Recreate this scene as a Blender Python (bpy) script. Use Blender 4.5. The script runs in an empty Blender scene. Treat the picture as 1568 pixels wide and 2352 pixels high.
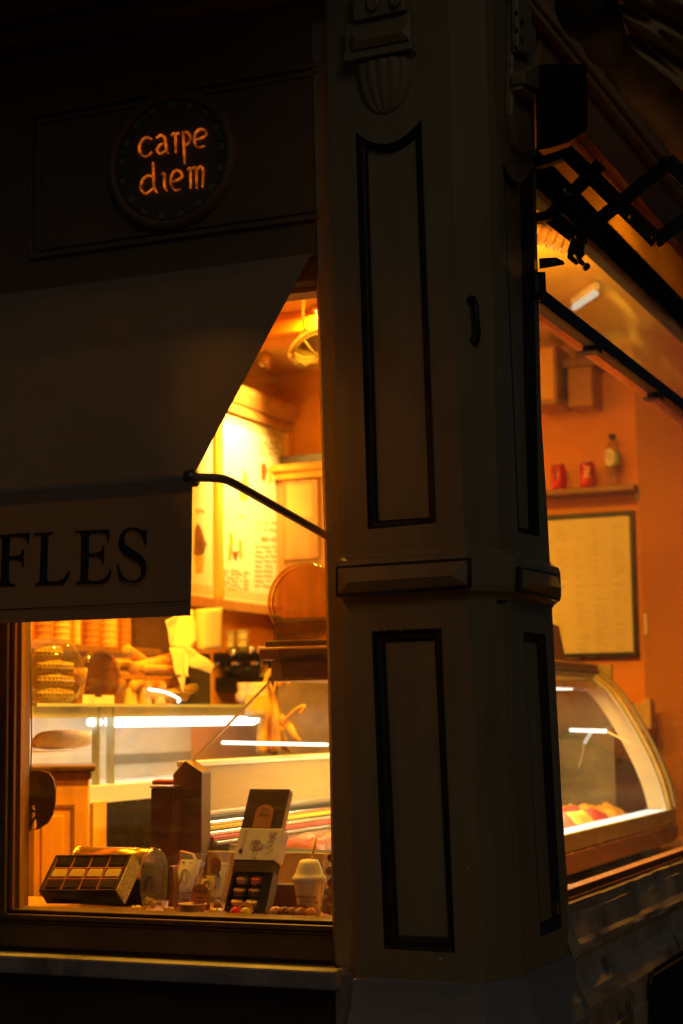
import bpy, bmesh, math, random
from mathutils import Vector, Matrix, noise
from mathutils.geometry import tessellate_polygon
random.seed(7)
R = math.radians
SC = bpy.context.scene
COL = SC.collection
V = Vector

# ------------------------------------------------------------------ camera, sky, light, exposure
FPX = 3908.0                      # focal length in units of a 1568 x 2352 picture
YAW, PITCH, ROLL = R(23.30), R(7.01), R(-0.78)
_f = V((-math.sin(YAW)*math.cos(PITCH), math.cos(YAW)*math.cos(PITCH), math.sin(PITCH)))
_r = V((math.cos(YAW), math.sin(YAW), 0))
_u = _r.cross(_f)
CR = math.cos(ROLL)*_r + math.sin(ROLL)*_u
CU = -math.sin(ROLL)*_r + math.cos(ROLL)*_u
CF = _f


def ray(u, v):
    return CF + CR*((u-784)/FPX) - CU*((v-1176)/FPX)


_d = ray(1066, 1620)
_k = 4.2/math.hypot(_d.x, _d.y)
CAM = V((0, -0.13, 1.5)) - V((_d.x, _d.y, 0))*_k     # the pillar's front edge stands at x=0, y=-0.13


def PY(u, v, y):
    d = ray(u, v); return CAM + d*((y-CAM.y)/d.y)


def PX(u, v, x):
    d = ray(u, v); return CAM + d*((x-CAM.x)/d.x)


def PZ(u, v, z):
    d = ray(u, v); return CAM + d*((z-CAM.z)/d.z)


cd = bpy.data.cameras.new('camera')
cam = bpy.data.objects.new('camera', cd); COL.objects.link(cam)
m = Matrix.Identity(4)
for i in range(3):
    m[i][0] = CR[i]; m[i][1] = CU[i]; m[i][2] = -CF[i]; m[i][3] = CAM[i]
cam.matrix_world = m
cd.sensor_fit = 'HORIZONTAL'; cd.sensor_width = 24; cd.lens = FPX/1568*24
cd.clip_start = 0.05; cd.clip_end = 500
cd.dof.use_dof = True; cd.dof.focus_distance = 4.35; cd.dof.aperture_fstop = 2.9
SC.camera = cam

w = bpy.data.worlds.new('World'); SC.world = w; w.use_nodes = True
nt = w.node_tree
bg = nt.nodes['Background']
sky = nt.nodes.new('ShaderNodeTexSky'); sky.sky_type = 'NISHITA'
sky.sun_disc = False; sky.sun_elevation = R(38); sky.sun_rotation = R(160)
nt.links.new(sky.outputs[0], bg.inputs[0]); bg.inputs[1].default_value = 0.0028
sd = bpy.data.lights.new('sun', 'SUN'); sd.energy = 0.092; sd.angle = R(20); sd.color = (1, .86, .66)
so = bpy.data.objects.new('sun', sd); COL.objects.link(so)
so.rotation_euler = V((-0.50, 0.70, -0.52)).to_track_quat('-Z', 'Y').to_euler()
SC.view_settings.view_transform = 'Standard'; SC.view_settings.look = 'None'
SC.view_settings.exposure = 0; SC.view_settings.gamma = 1
SC.render.engine = 'CYCLES'
SC.cycles.use_denoising = True
SC.cycles.max_bounces = 10; SC.cycles.transparent_max_bounces = 24
SC.cycles.sample_clamp_indirect = 6
SC.cycles.caustics_reflective = False; SC.cycles.caustics_refractive = False
WARM = (1.0, 0.45, 0.018)

# ------------------------------------------------------------------ materials
MATS = {}


def M(name, col, rough=.5, metal=0.0, var=.18, scale=14, bump=0.0, bscale=60, spec=.5, coat=0.0, stretch=None, trans=0.0, wear=None):
    """A noise-varied principled material. stretch: scale per axis for grain; wear: a second colour in patches."""
    if name in MATS: return MATS[name]
    m = bpy.data.materials.new(name); m.use_nodes = True
    t = m.node_tree; N = t.nodes; L = t.links
    p = N['Principled BSDF']
    tc = N.new('ShaderNodeTexCoord'); mp = N.new('ShaderNodeMapping')
    L.new(tc.outputs['Object'], mp.inputs[0])
    if stretch: mp.inputs['Scale'].default_value = stretch
    nz = N.new('ShaderNodeTexNoise'); nz.inputs['Scale'].default_value = scale; nz.inputs['Detail'].default_value = 6
    nz.inputs['Roughness'].default_value = .65
    L.new(mp.outputs[0], nz.inputs['Vector'])
    rp = N.new('ShaderNodeValToRGB')
    rp.color_ramp.elements[0].position = .3; rp.color_ramp.elements[1].position = .72
    lo = [max(0, c*(1-var)) for c in col]; hi = [min(1, c*(1+var*.8)) for c in col]
    rp.color_ramp.elements[0].color = (*lo, 1); rp.color_ramp.elements[1].color = (*hi, 1)
    L.new(nz.outputs['Fac'], rp.inputs[0])
    out = rp.outputs[0]
    if wear:
        n2 = N.new('ShaderNodeTexNoise'); n2.inputs['Scale'].default_value = wear[1]; n2.inputs['Detail'].default_value = 8
        L.new(tc.outputs['Object'], n2.inputs['Vector'])
        r2 = N.new('ShaderNodeValToRGB'); r2.color_ramp.elements[0].position = wear[2]; r2.color_ramp.elements[1].position = wear[2]+.08
        L.new(n2.outputs['Fac'], r2.inputs[0])
        mx = N.new('ShaderNodeMix'); mx.data_type = 'RGBA'
        L.new(r2.outputs[0], mx.inputs[0]); L.new(out, mx.inputs[6]); mx.inputs[7].default_value = (*wear[0], 1)
        out = mx.outputs[2]
    L.new(out, p.inputs['Base Color'])
    p.inputs['Roughness'].default_value = rough; p.inputs['Metallic'].default_value = metal
    p.inputs['Specular IOR Level'].default_value = spec
    p.inputs['Coat Weight'].default_value = coat
    mr = N.new('ShaderNodeMapRange'); mr.inputs['To Min'].default_value = max(.02, rough-.1); mr.inputs['To Max'].default_value = min(1, rough+.12)
    L.new(nz.outputs['Fac'], mr.inputs[0]); L.new(mr.outputs[0], p.inputs['Roughness'])
    if bump:
        nb = N.new('ShaderNodeTexNoise'); nb.inputs['Scale'].default_value = bscale; nb.inputs['Detail'].default_value = 5
        L.new(mp.outputs[0], nb.inputs['Vector'])
        b = N.new('ShaderNodeBump'); b.inputs['Strength'].default_value = bump; b.inputs['Distance'].default_value = .01
        L.new(nb.outputs['Fac'], b.inputs['Height']); L.new(b.outputs[0], p.inputs['Normal'])
    if trans:
        tr = N.new('ShaderNodeBsdfTranslucent'); L.new(out, tr.inputs[0])
        ms = N.new('ShaderNodeMixShader'); ms.inputs[0].default_value = trans
        L.new(p.outputs[0], ms.inputs[1]); L.new(tr.outputs[0], ms.inputs[2])
        L.new(ms.outputs[0], N['Material Output'].inputs[0])
    MATS[name] = m
    return m


def GLASS(name, tint=(1, 1, 1), refl=1.0, dust=0.0, rough=.02, dscale=9):
    """Thin pane: see-through tint, Fresnel gloss and a film of dust and wipe marks."""
    if name in MATS: return MATS[name]
    m = bpy.data.materials.new(name); m.use_nodes = True
    t = m.node_tree; N = t.nodes; L = t.links
    N.remove(N['Principled BSDF'])
    tr = N.new('ShaderNodeBsdfTransparent'); tr.inputs[0].default_value = (*tint, 1)
    gl = N.new('ShaderNodeBsdfGlossy'); gl.inputs['Roughness'].default_value = rough
    fr = N.new('ShaderNodeFresnel'); ge = N.new('ShaderNodeNewGeometry'); mi = N.new('ShaderNodeMapRange')
    mi.inputs[3].default_value = 1.45; mi.inputs[4].default_value = 1/1.45        # the same index from both sides: a thin pane
    L.new(ge.outputs['Backfacing'], mi.inputs[0]); L.new(mi.outputs[0], fr.inputs[0])
    mu = N.new('ShaderNodeMath'); mu.operation = 'MULTIPLY'; mu.inputs[1].default_value = refl
    L.new(fr.outputs[0], mu.inputs[0])
    ms = N.new('ShaderNodeMixShader'); L.new(mu.outputs[0], ms.inputs[0])
    L.new(tr.outputs[0], ms.inputs[1]); L.new(gl.outputs[0], ms.inputs[2])
    out = ms.outputs[0]
    if dust:
        tc = N.new('ShaderNodeTexCoord'); mp = N.new('ShaderNodeMapping')
        mp.inputs['Rotation'].default_value = (.3, .7, .5); mp.inputs['Scale'].default_value = (1, 1, 5)
        L.new(tc.outputs['Object'], mp.inputs[0])
        nz = N.new('ShaderNodeTexNoise'); nz.inputs['Scale'].default_value = dscale; nz.inputs['Detail'].default_value = 9
        L.new(mp.outputs[0], nz.inputs['Vector'])
        mr = N.new('ShaderNodeMapRange'); mr.inputs[1].default_value = .48; mr.inputs[2].default_value = .72
        mr.inputs[3].default_value = dust*.25; mr.inputs[4].default_value = dust
        L.new(nz.outputs['Fac'], mr.inputs[0])
        df = N.new('ShaderNodeBsdfTranslucent'); df.inputs[0].default_value = (.8, .8, .8, 1)
        d2 = N.new('ShaderNodeBsdfDiffuse'); d2.inputs[0].default_value = (.8, .8, .8, 1)
        md = N.new('ShaderNodeMixShader'); md.inputs[0].default_value = .5
        L.new(df.outputs[0], md.inputs[1]); L.new(d2.outputs[0], md.inputs[2])
        m2 = N.new('ShaderNodeMixShader'); L.new(mr.outputs[0], m2.inputs[0])
        L.new(out, m2.inputs[1]); L.new(md.outputs[0], m2.inputs[2]); out = m2.outputs[0]
    L.new(out, N['Material Output'].inputs[0])
    MATS[name] = m
    return m


def EMIT(name, col, s, mottle=0):
    if name in MATS: return MATS[name]
    m = bpy.data.materials.new(name); m.use_nodes = True
    t = m.node_tree; N = t.nodes; L = t.links
    N.remove(N['Principled BSDF'])
    e = N.new('ShaderNodeEmission'); e.inputs[0].default_value = (*col, 1); e.inputs[1].default_value = s
    if mottle:
        tc = N.new('ShaderNodeTexCoord'); nz = N.new('ShaderNodeTexNoise'); nz.inputs['Scale'].default_value = mottle; nz.inputs['Detail'].default_value = 3
        L.new(tc.outputs['Object'], nz.inputs['Vector'])
        mr = N.new('ShaderNodeMapRange'); mr.inputs[1].default_value = .35; mr.inputs[2].default_value = .7
        mr.inputs[3].default_value = s*.25; mr.inputs[4].default_value = s*1.5
        L.new(nz.outputs['Fac'], mr.inputs[0]); L.new(mr.outputs[0], e.inputs[1])
    L.new(e.outputs[0], N['Material Output'].inputs[0])
    MATS[name] = m
    return m


pillar_paint = M('pillar_paint', (.29, .222, .108), .42, var=.16, scale=4, bump=.10, bscale=26, stretch=(3, 3, .35), wear=((.24, .17, .08), 2.4, .60))
black_paint = M('black_paint', (.026, .021, .016), .42, var=.5, scale=9, bump=.15, bscale=60, spec=.35, wear=((.05, .035, .02), 9.0, .70))
fascia_paint = M('fascia_paint', (.17, .10, .045), .5, var=.12, scale=6, bump=.05)
frame_paint = M('frame_paint', (.13, .075, .03), .42, var=.25, scale=12, bump=.08, stretch=(1, 1, .2))
stone = M('stone', (.26, .25, .255), .8, var=.35, scale=7, bump=.35, bscale=45, wear=((.10, .085, .075), 5.0, .60))
stone_dark = M('stone_dark', (.46, .35, .24), .36, var=.5, scale=7, bump=.22, bscale=24, stretch=(1, .6, 1.2), wear=((.15, .11, .07), 7.0, .60))
plinth_stone = M('plinth_stone', (.27, .255, .24), .8, var=.18, scale=4, bump=.2, bscale=40)
dark_wall = M('dark_wall', (.05, .04, .03), .8, var=.3, scale=6, bump=.2)
asphalt = M('asphalt', (.05, .05, .052), .9, var=.3, scale=40, bump=.3)
awning_cloth = M('awning_cloth', (.27, .21, .13), .9, var=.05, scale=5, bump=.12, bscale=300, trans=.045)
valance_cloth = M('valance_cloth', (.25, .165, .10), .9, var=.05, scale=5, bump=.12, bscale=300, trans=.03)
brown_cloth = M('brown_cloth', (.66, .40, .15), .9, var=.15, scale=5, bump=.15, bscale=200, trans=.15)
letter_ink = M('letter_ink', (.016, .012, .010), .8, var=.1)
dark_metal = M('dark_metal', (.03, .027, .024), .45, metal=.4, var=.3, bump=.08)
grey_metal = M('grey_metal', (.22, .20, .17), .4, metal=.7, var=.2)
chrome = M('chrome', (.75, .74, .72), .18, metal=1, var=.08)
brass = M('brass', (.75, .50, .16), .25, metal=1, var=.15)
orange_wall = M('orange_wall', (.80, .30, .006), .85, var=.07, scale=2.5, bump=.05)
ceiling_paint = M('ceiling_paint', (.80, .44, .04), .85, var=.06, scale=2)
wood = M('wood', (.50, .22, .06), .4, var=.35, scale=6, bump=.08, stretch=(6, 6, .6), coat=.2)
wood_light = M('wood_light', (.85, .43, .05), .45, var=.2, scale=5, bump=.05, stretch=(5, 5, .5))
wood_dark = M('wood_dark', (.10, .045, .018), .4, var=.35, scale=6, bump=.08, stretch=(6, 6, .6), coat=.3)
wood_mid = M('wood_mid', (.28, .12, .035), .45, var=.3, scale=6, bump=.06, stretch=(6, 6, .6))
floor_tile = M('floor_tile', (.30, .20, .12), .5, var=.2, scale=5)
cream = M('cream', (.80, .72, .52), .5, var=.06, scale=4)
white_paper = M('white_paper', (.82, .78, .70), .7, var=.04, scale=8)
poster_paper = M('poster_paper', (.80, .72, .50), .6, var=.05, scale=3)
print_brown = M('print_brown', (.42, .27, .10), .7, var=.3, scale=20)
print_dark = M('print_dark', (.06, .04, .025), .7, var=.2)
print_faint = M('print_faint', (.66, .56, .34), .7, var=.2, scale=15)
gold_print = M('gold_print', (.62, .38, .06), .5, var=.15)
steel = M('steel', (.62, .60, .56), .3, metal=.85, var=.12, scale=10, stretch=(1, 1, 8))
white_metal = M('white_metal', (.78, .76, .68), .35, var=.05)
choco_dark = M('choco_dark', (.010, .005, .003), .7, var=.3, scale=30, spec=.08)
choco_milk = M('choco_milk', (.030, .011, .005), .7, var=.3, scale=30, spec=.08)
choco_white = M('choco_white', (.46, .33, .11), .35, var=.12, scale=30)
box_black = M('box_black', (.008, .006, .005), .5, var=.3, spec=.2)
tray_copper = M('tray_copper', (.52, .20, .06), .3, metal=.5, var=.2)
glitter = M('glitter', (.62, .44, .14), .35, metal=.5, var=.6, scale=150, bump=1.0, bscale=200, wear=((.05, .035, .012), 420, .47))
box_brown = M('box_brown', (.055, .026, .014), .45, var=.15)
tag_orange = M('tag_orange', (.42, .17, .055), .6, var=.08)
can_red = M('can_red', (.62, .022, .012), .28, metal=.35, var=.1)
red_plastic = M('red_plastic', (.55, .06, .03), .4)
cone_mat = M('cone_mat', (.70, .34, .07), .6, var=.35, scale=60, bump=.5, bscale=90)
waffle = M('waffle', (.86, .50, .08), .6, var=.3, scale=45, bump=.8, bscale=70)
def waffle_grid(m):
    t = m.node_tree; N = t.nodes; L = t.links; tc = N.new('ShaderNodeTexCoord')
    a = N.new('ShaderNodeTexWave'); a.bands_direction = 'Y'; b = N.new('ShaderNodeTexWave'); b.bands_direction = 'Z'
    for w_ in (a, b): w_.inputs['Scale'].default_value = 22; L.new(tc.outputs['Object'], w_.inputs['Vector'])
    mx = N.new('ShaderNodeMath'); mx.operation = 'MAXIMUM'; L.new(a.outputs['Fac'], mx.inputs[0]); L.new(b.outputs['Fac'], mx.inputs[1])
    bp_ = N.new('ShaderNodeBump'); bp_.inputs['Strength'].default_value = 1; bp_.inputs['Distance'].default_value = .012
    L.new(mx.outputs[0], bp_.inputs['Height']); L.new(bp_.outputs[0], N['Principled BSDF'].inputs['Normal'])


waffle_grid(waffle)
bread = M('bread', (.74, .38, .08), .6, var=.3, scale=20, bump=.5, bscale=40)
amber_plastic = GLASS('amber_plastic', (.72, .47, .16), 1.4, dust=.14)
pane_glass = GLASS('pane_glass', (.98, .98, .97), .55, dust=.014)
case_glass = GLASS('case_glass', (.95, .96, .93), 1.0, dust=.03)
case_edge = M('case_edge', (.55, .62, .50), .15, var=.1)
clear_film = GLASS('clear_film', (.95, .93, .88), 3.0, dust=.24, rough=.07, dscale=55)
clear_bottle = GLASS('clear_bottle', (.88, .88, .84), 1.6, dust=.08)
led_white = EMIT('led_white', (1, .95, .88), 8)
soft_glow = EMIT('soft_glow', (1, .93, .78), 3.2)
lamp_warm = EMIT('lamp_warm', (1, .62, .2), 14)
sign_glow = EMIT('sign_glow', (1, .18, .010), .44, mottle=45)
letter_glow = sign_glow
tissue_kraft = M('tissue_kraft', (.72, .46, .14), .7, var=.15, scale=12)
apron_cloth = M('apron_cloth', (.86, .46, .05), .85, var=.2, scale=6, bump=.2)
yellow_mat = M('yellow_mat', (.85, .62, .05), .6)


# ------------------------------------------------------------------ mesh building
class MB:
    def __init__(self): self.v = []; self.f = []; self.mi = []; self.cur = 0

    def add(self, vs, fs):
        o = len(self.v); self.v += [V(p) for p in vs]
        for f in fs: self.f.append(tuple(i+o for i in f)); self.mi.append(self.cur)
        return self

    def box(self, a, b):
        x0, x1 = sorted((a[0], b[0])); y0, y1 = sorted((a[1], b[1])); z0, z1 = sorted((a[2], b[2]))
        return self.add([(x0, y0, z0), (x1, y0, z0), (x1, y1, z0), (x0, y1, z0), (x0, y0, z1), (x1, y0, z1), (x1, y1, z1), (x0, y1, z1)],
                        [(0, 3, 2, 1), (4, 5, 6, 7), (0, 1, 5, 4), (1, 2, 6, 5), (2, 3, 7, 6), (3, 0, 4, 7)])

    def prism(self, pts, ext, holes=()):
        """A planar outline (with holes) given depth."""
        ext = V(ext); loops = [[V(p) for p in pts]]+[[V(p) for p in h] for h in holes]
        tris = tessellate_polygon(loops)
        flat = [p for l in loops for p in l]; n = len(flat)
        self.add(flat+[p+ext for p in flat], [])
        o = len(self.v)-2*n
        for t in tris:
            self.f.append(tuple(o+i for i in t)); self.mi.append(self.cur)
            self.f.append(tuple(o+n+i for i in reversed(t))); self.mi.append(self.cur)
        k = 0
        for l in loops:
            q = len(l)
            for i in range(q):
                a, b = o+k+i, o+k+(i+1) % q
                self.f.append((a, b, b+n, a+n)); self.mi.append(self.cur)
            k += q
        return self

    def face(self, pts, holes=()):
        loops = [[V(p) for p in pts]]+[[V(p) for p in h] for h in holes]
        flat = [p for l in loops for p in l]
        return self.add(flat, [tuple(t) for t in tessellate_polygon(loops)])

    def quad(self, *p): return self.add(p, [tuple(range(len(p)))])

    def tube(self, path, r, seg=10, caps=True, flat=1.0):
        path = [V(p) for p in path]; rs = r if isinstance(r, (list, tuple)) else [r]*len(path)
        o = len(self.v); prev = None
        for i, p in enumerate(path):
            t = (path[min(i+1, len(path)-1)]-path[max(i-1, 0)]).normalized()
            if prev is None:
                a = t.orthogonal().normalized()
            else:
                a = (prev-t*prev.dot(t)).normalized()
            prev = a; b = t.cross(a)
            for k in range(seg):
                an = 2*math.pi*k/seg
                self.v.append(p+a*math.cos(an)*rs[i]+b*math.sin(an)*rs[i]*flat)
        for i in range(len(path)-1):
            for k in range(seg):
                k2 = (k+1) % seg
                self.f.append((o+i*seg+k, o+i*seg+k2, o+(i+1)*seg+k2, o+(i+1)*seg+k)); self.mi.append(self.cur)
        if caps:
            self.f.append(tuple(o+k for k in reversed(range(seg)))); self.mi.append(self.cur)
            e = o+(len(path)-1)*seg
            self.f.append(tuple(e+k for k in range(seg))); self.mi.append(self.cur)
        return self

    def bar(self, a, b, wdt, thick, up):
        """Flat bar from a to b: wdt across (perpendicular to up), thick along up."""
        a, b, up = V(a), V(b), V(up).normalized(); t = (b-a).normalized(); s = t.cross(up).normalized()
        q = [a-s*wdt/2, a+s*wdt/2, b+s*wdt/2, b-s*wdt/2]
        return self.prism([p-up*thick/2 for p in q], up*thick)

    def lathe(self, prof, c, axis=(0, 0, 1), seg=24, squash=(1, 1), cap=True, wob=0):
        c = V(c); ax = V(axis).normalized(); a = ax.orthogonal().normalized()
        if abs(ax.z) > .9: a = V((1, 0, 0)); a = (a-ax*a.dot(ax)).normalized()
        b = ax.cross(a); o = len(self.v)
        for r, z in prof:
            for k in range(seg):
                an = 2*math.pi*k/seg; rr = r*(1+wob*math.sin(an*5+z*90)*.5)
                self.v.append(c+ax*z+a*math.cos(an)*rr*squash[0]+b*math.sin(an)*rr*squash[1])
        for i in range(len(prof)-1):
            for k in range(seg):
                k2 = (k+1) % seg
                self.f.append((o+i*seg+k, o+i*seg+k2, o+(i+1)*seg+k2, o+(i+1)*seg+k)); self.mi.append(self.cur)
        if cap:
            self.f.append(tuple(o+k for k in reversed(range(seg)))); self.mi.append(self.cur)
            e = o+(len(prof)-1)*seg
            self.f.append(tuple(e+k for k in range(seg))); self.mi.append(self.cur)
        return self

    def grid(self, rows):
        o = len(self.v); n = len(rows[0])
        for r in rows: self.v += [V(p) for p in r]
        for i in range(len(rows)-1):
            for j in range(n-1):
                self.f.append((o+i*n+j, o+i*n+j+1, o+(i+1)*n+j+1, o+(i+1)*n+j)); self.mi.append(self.cur)
        return self

    def build(self, name, mat, parent=None, smooth=False, bevel=0.0, label=None, solid=0.0, subd=0, **props):
        me = bpy.data.meshes.new(name)
        off = V((0, 0, 0))
        pp = parent
        while pp is not None: off += pp.location; pp = pp.parent
        vs = self.v
        if parent is None:
            xs = [p.x for p in vs]; ys = [p.y for p in vs]; zs = [p.z for p in vs]
            off = V(((min(xs)+max(xs))/2, (min(ys)+max(ys))/2, min(zs)))
        me.from_pydata([p-off for p in vs], [], self.f)
        mats = mat if isinstance(mat, (list, tuple)) else [mat]
        for q in mats: me.materials.append(q)
        if len(mats) > 1: me.polygons.foreach_set('material_index', self.mi)
        bm = bmesh.new(); bm.from_mesh(me); bmesh.ops.recalc_face_normals(bm, faces=bm.faces); bm.to_mesh(me); bm.free()
        if smooth: me.polygons.foreach_set('use_smooth', [True]*len(me.polygons))
        o = bpy.data.objects.new(name, me); COL.objects.link(o)
        if parent is not None: o.parent = parent
        else: o.location = off
        if solid:
            s = o.modifiers.new('thickness', 'SOLIDIFY'); s.thickness = solid; s.offset = 0
        if bevel:
            b = o.modifiers.new('edge', 'BEVEL'); b.width = bevel; b.segments = 2; b.limit_method = 'ANGLE'; b.angle_limit = R(35)
        if subd:
            b = o.modifiers.new('soft', 'SUBSURF'); b.levels = subd; b.render_levels = subd
        if label: o['label'] = label
        for k, x in props.items(): o[k] = x
        return o


def thing(name, label, cat, loc=(0, 0, 0), group=None):
    o = bpy.data.objects.new(name, None); COL.objects.link(o); o.empty_display_size = .05
    o.location = loc; o['label'] = label; o['category'] = cat
    if group: o['group'] = group
    return o


def tag(o, label, cat, group=None):
    o['label'] = label; o['category'] = cat
    if group: o['group'] = group
    return o


def struct(o): o['kind'] = 'structure'; return o


def rot_text(body, name, mat, parent, origin, ex, ey, height, shear=0, depth=.0006, align='CENTER'):
    c = bpy.data.curves.new('t', 'FONT'); c.body = body; c.size = 1; c.shear = shear; c.align_x = align; c.align_y = 'CENTER'
    t = bpy.data.objects.new('t', c); COL.objects.link(t)
    bpy.context.view_layer.update()
    me = bpy.data.meshes.new_from_object(t.evaluated_get(bpy.context.evaluated_depsgraph_get()))
    bpy.data.objects.remove(t); ex = V(ex).normalized(); ey = V(ey).normalized(); n = ex.cross(ey)
    mb = MB(); vs = [V(origin)+ex*p.co.x*height+ey*p.co.y*height+n*depth for p in me.vertices]
    mb.add(vs, [tuple(p.vertices) for p in me.polygons])
    return mb.build(name, mat, parent)


def print_line(parent, origin, ex, ey, width, height, depth=.0006):
    """A line of print too small to read: a few dashes."""
    ex = V(ex).normalized(); ey = V(ey).normalized(); n = ex.cross(ey); mb = MB(); x = -width/2
    while x < width/2-.0005:
        w_ = min(random.uniform(.002, .006), width/2-x)
        a = V(origin)+ex*x+n*depth; mb.prism([a-ey*height/2, a+ex*w_-ey*height/2, a+ex*w_+ey*height/2, a+ey*height/2], n*.0002); x += w_+.0012
    return mb.build('small_print', print_dark, parent, kind='stuff')


def ribbon(mb, pts, wd, n, thick=.004):
    """A brush stroke: a flat ribbon along pts on a plane with normal n."""
    n = V(n); k = len(pts); L, Rr = [], []
    for i, p in enumerate(pts):
        t = (pts[min(i+1, k-1)]-pts[max(i-1, 0)]).normalized(); s = t.cross(n).normalized()
        wv = wd[i] if isinstance(wd, (list, tuple)) else wd
        L.append(p+s*wv/2); Rr.append(p-s*wv/2)
    for i in range(k-1):
        mb.prism([L[i], L[i+1], Rr[i+1], Rr[i]], n*thick)


def smoothline(pts, n=5):
    """Catmull-Rom through 2-D or 3-D points."""
    pts = [V(p) for p in pts]; out = []
    for i in range(len(pts)-1):
        p0, p1, p2, p3 = pts[max(i-1, 0)], pts[i], pts[i+1], pts[min(i+2, len(pts)-1)]
        for k in range(n):
            t = k/n
            out.append(.5*((2*p1)+(p2-p0)*t+(2*p0-5*p1+4*p2-p3)*t*t+(3*p1-p0-3*p2+p3)*t**3))
    out.append(pts[-1]); return out


def lerp(tab, x):
    tab = sorted(tab)
    if x <= tab[0][0]: (a, b), (c, d) = tab[0], tab[1]
    elif x >= tab[-1][0]: (a, b), (c, d) = tab[-2], tab[-1]
    else:
        for (a, b), (c, d) in zip(tab, tab[1:]):
            if a <= x <= c: break
    return b+(d-b)*(x-a)/(c-a)


# ================================================================== GROUND
struct(MB().box((-12, -14, -.3), (14, 12, 0)).build('pavement', asphalt))

# ================================================================== CORNER PILLAR
YF = -0.13
DY = ray(1166, 1620)
# plan: front face on y=YF, a 45 degree chamfer, right face on x=BX


def on45(u, v, x0):
    d = ray(u, v)      # plane x - y = x0 - YF
    t = ((x0-YF)-(CAM.x-CAM.y))/(d.x-d.y); return CAM+d*t


def z_tab(pts, f, comp): return [(f(u, v).z, getattr(f(u, v), comp)) for u, v in pts]


XL_T = z_tab([(762, 517), (776, 1090), (790, 1400), (812, 1894), (818, 2240)], lambda u, v: PY(u, v, YF), 'x')
XF_T = z_tab([(1042, 517), (1058, 1090), (1074, 1400), (1098, 1894), (1113, 2270)], lambda u, v: PY(u, v, YF), 'x')
BX = on45(1172, 1620, 0).x
RE_T = z_tab([(1230, 433), (1243, 975), (1258, 1206), (1267, 1400), (1290, 1850), (1313, 2190)], lambda u, v: PX(u, v, BX), 'y')
CR_T = z_tab([(1142, 517), (1157, 1090), (1179, 1400), (1205, 1894), (1222, 2233)], lambda u, v: PX(u, v, BX), 'y')
CR_T = [(z, (y+BX+YF-lerp(XF_T, z))/2) for z, y in CR_T]
ZB = PY(1000, 2255, YF).z          # top of the stone plinth
ZT = 4.3


def plan(z, off=0.0):
    """Plan outline of the pillar at height z: L, F, C, R corners pushed out by off."""
    xl, xf, yr, yc = lerp(XL_T, z), lerp(XF_T, z), lerp(RE_T, z), lerp(CR_T, z)
    return [V((xl-off*.25, YF-off, z)), V((xf+off*.41, YF-off, z)), V((BX+off, yc-off*.41, z)), V((BX+off, yr+off*.25, z))]


pillar = thing('corner_pillar', 'khaki painted corner pillar with black framed recessed panels between the two lit windows', 'pillar', (0, .05, 0))


def px_front(pts, dy=0.0): return [PY(u, v, YF+dy) for u, v in pts]


# front recessed panels (outlines in picture units)
def arc_pts(a, b, sag, n=9):
    out = []
    for i in range(n):
        t = i/(n-1); out.append((a[0]+(b[0]-a[0])*t, a[1]+(b[1]-a[1])*t+sag*4*t*(1-t)))
    return out


UP_OUT = arc_pts((815, 302), (968, 271), 42)+[(1001, 1201), (843, 1216)]
UP_IN = arc_pts((844, 338), (953, 318), 22)+[(985, 1188), (868, 1196)]
LO_OUT = [(852, 1449), (1013, 1443), (1044, 2190), (881, 2180)]
LO_IN = [(884, 1476), (997, 1472), (1029, 2153), (915, 2149)]
REC = 0.026
core = MB()
z_rows = sorted(set([ZB-.02, ZT, PY(900, 1290, YF).z, PY(900, 1372, YF).z, PY(900, 1216, YF).z, 0.9, 1.1, 1.3, 2.1, 2.3, 2.5, 2.8, 3.0]))
Lz = [plan(z) for z in z_rows]
outer = [p[0] for p in Lz]+[p[1] for p in reversed(Lz)]
core.face(outer, [px_front(UP_OUT), px_front(LO_OUT)])
core.grid([[p[1], p[1]+(p[2]-p[1])*.68] for p in Lz])                         # chamfer
core.grid([[p[1]+(p[2]-p[1])*.68, p[1]+(p[2]-p[1])*.72+V((-.012, .012, 0)), p[1]+(p[2]-p[1])*.90+V((-.012, .012, 0)), p[2]] for p in Lz])   # quirk beside the right face


def px_right(pts, dx=0.0): return [PX(u, v, BX+dx) for u, v in pts]


RUP_OUT = [(1154, 372)]+arc_pts((1154, 372), (1222, 385), 40, 8)[1:]+[(1231, 900), (1238, 1233), (1188, 1222)]
RUP_IN = arc_pts((1157, 400), (1193, 412), 26, 8)+[(1203, 900), (1213, 1216), (1192, 1212)]
RLO_OUT = [(1200, 1450), (1252, 1457), (1289, 2132), (1240, 2153)]
RLO_IN = [(1202, 1474), (1231, 1478), (1266, 2108), (1240, 2120)]
rl = [p[2] for p in Lz]+[p[3] for p in reversed(Lz)]
core.face(rl, [px_right(RUP_OUT), px_right(RLO_OUT)])
core.grid([[p[3], V((BX-.20, p[3].y, p[3].z))] for p in Lz])
core.build('shaft', pillar_paint, pillar)
for o_, i_ in ((UP_OUT, UP_IN), (LO_OUT, LO_IN)):
    a = px_front(o_); b = [PY(u, v, YF+REC) for u, v in i_]
    st_ = [a]+[[p.lerp(q, t)+V((0, REC*o, 0)) for p, q in zip(a, b)] for t, o in ((.10, -.16), (.24, -.10), (.32, .10), (.62, -.16), (.78, -.22), (.86, .02))]+[b]
    mb = MB(); n = len(a)
    for A, B in zip(st_, st_[1:]):
        for k in range(n):
            mb.quad(A[k], A[(k+1) % n], B[(k+1) % n], B[k])
    mb.build('panel_moulding', black_paint, pillar)
    MB().face(b).build('panel', pillar_paint, pillar)
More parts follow.
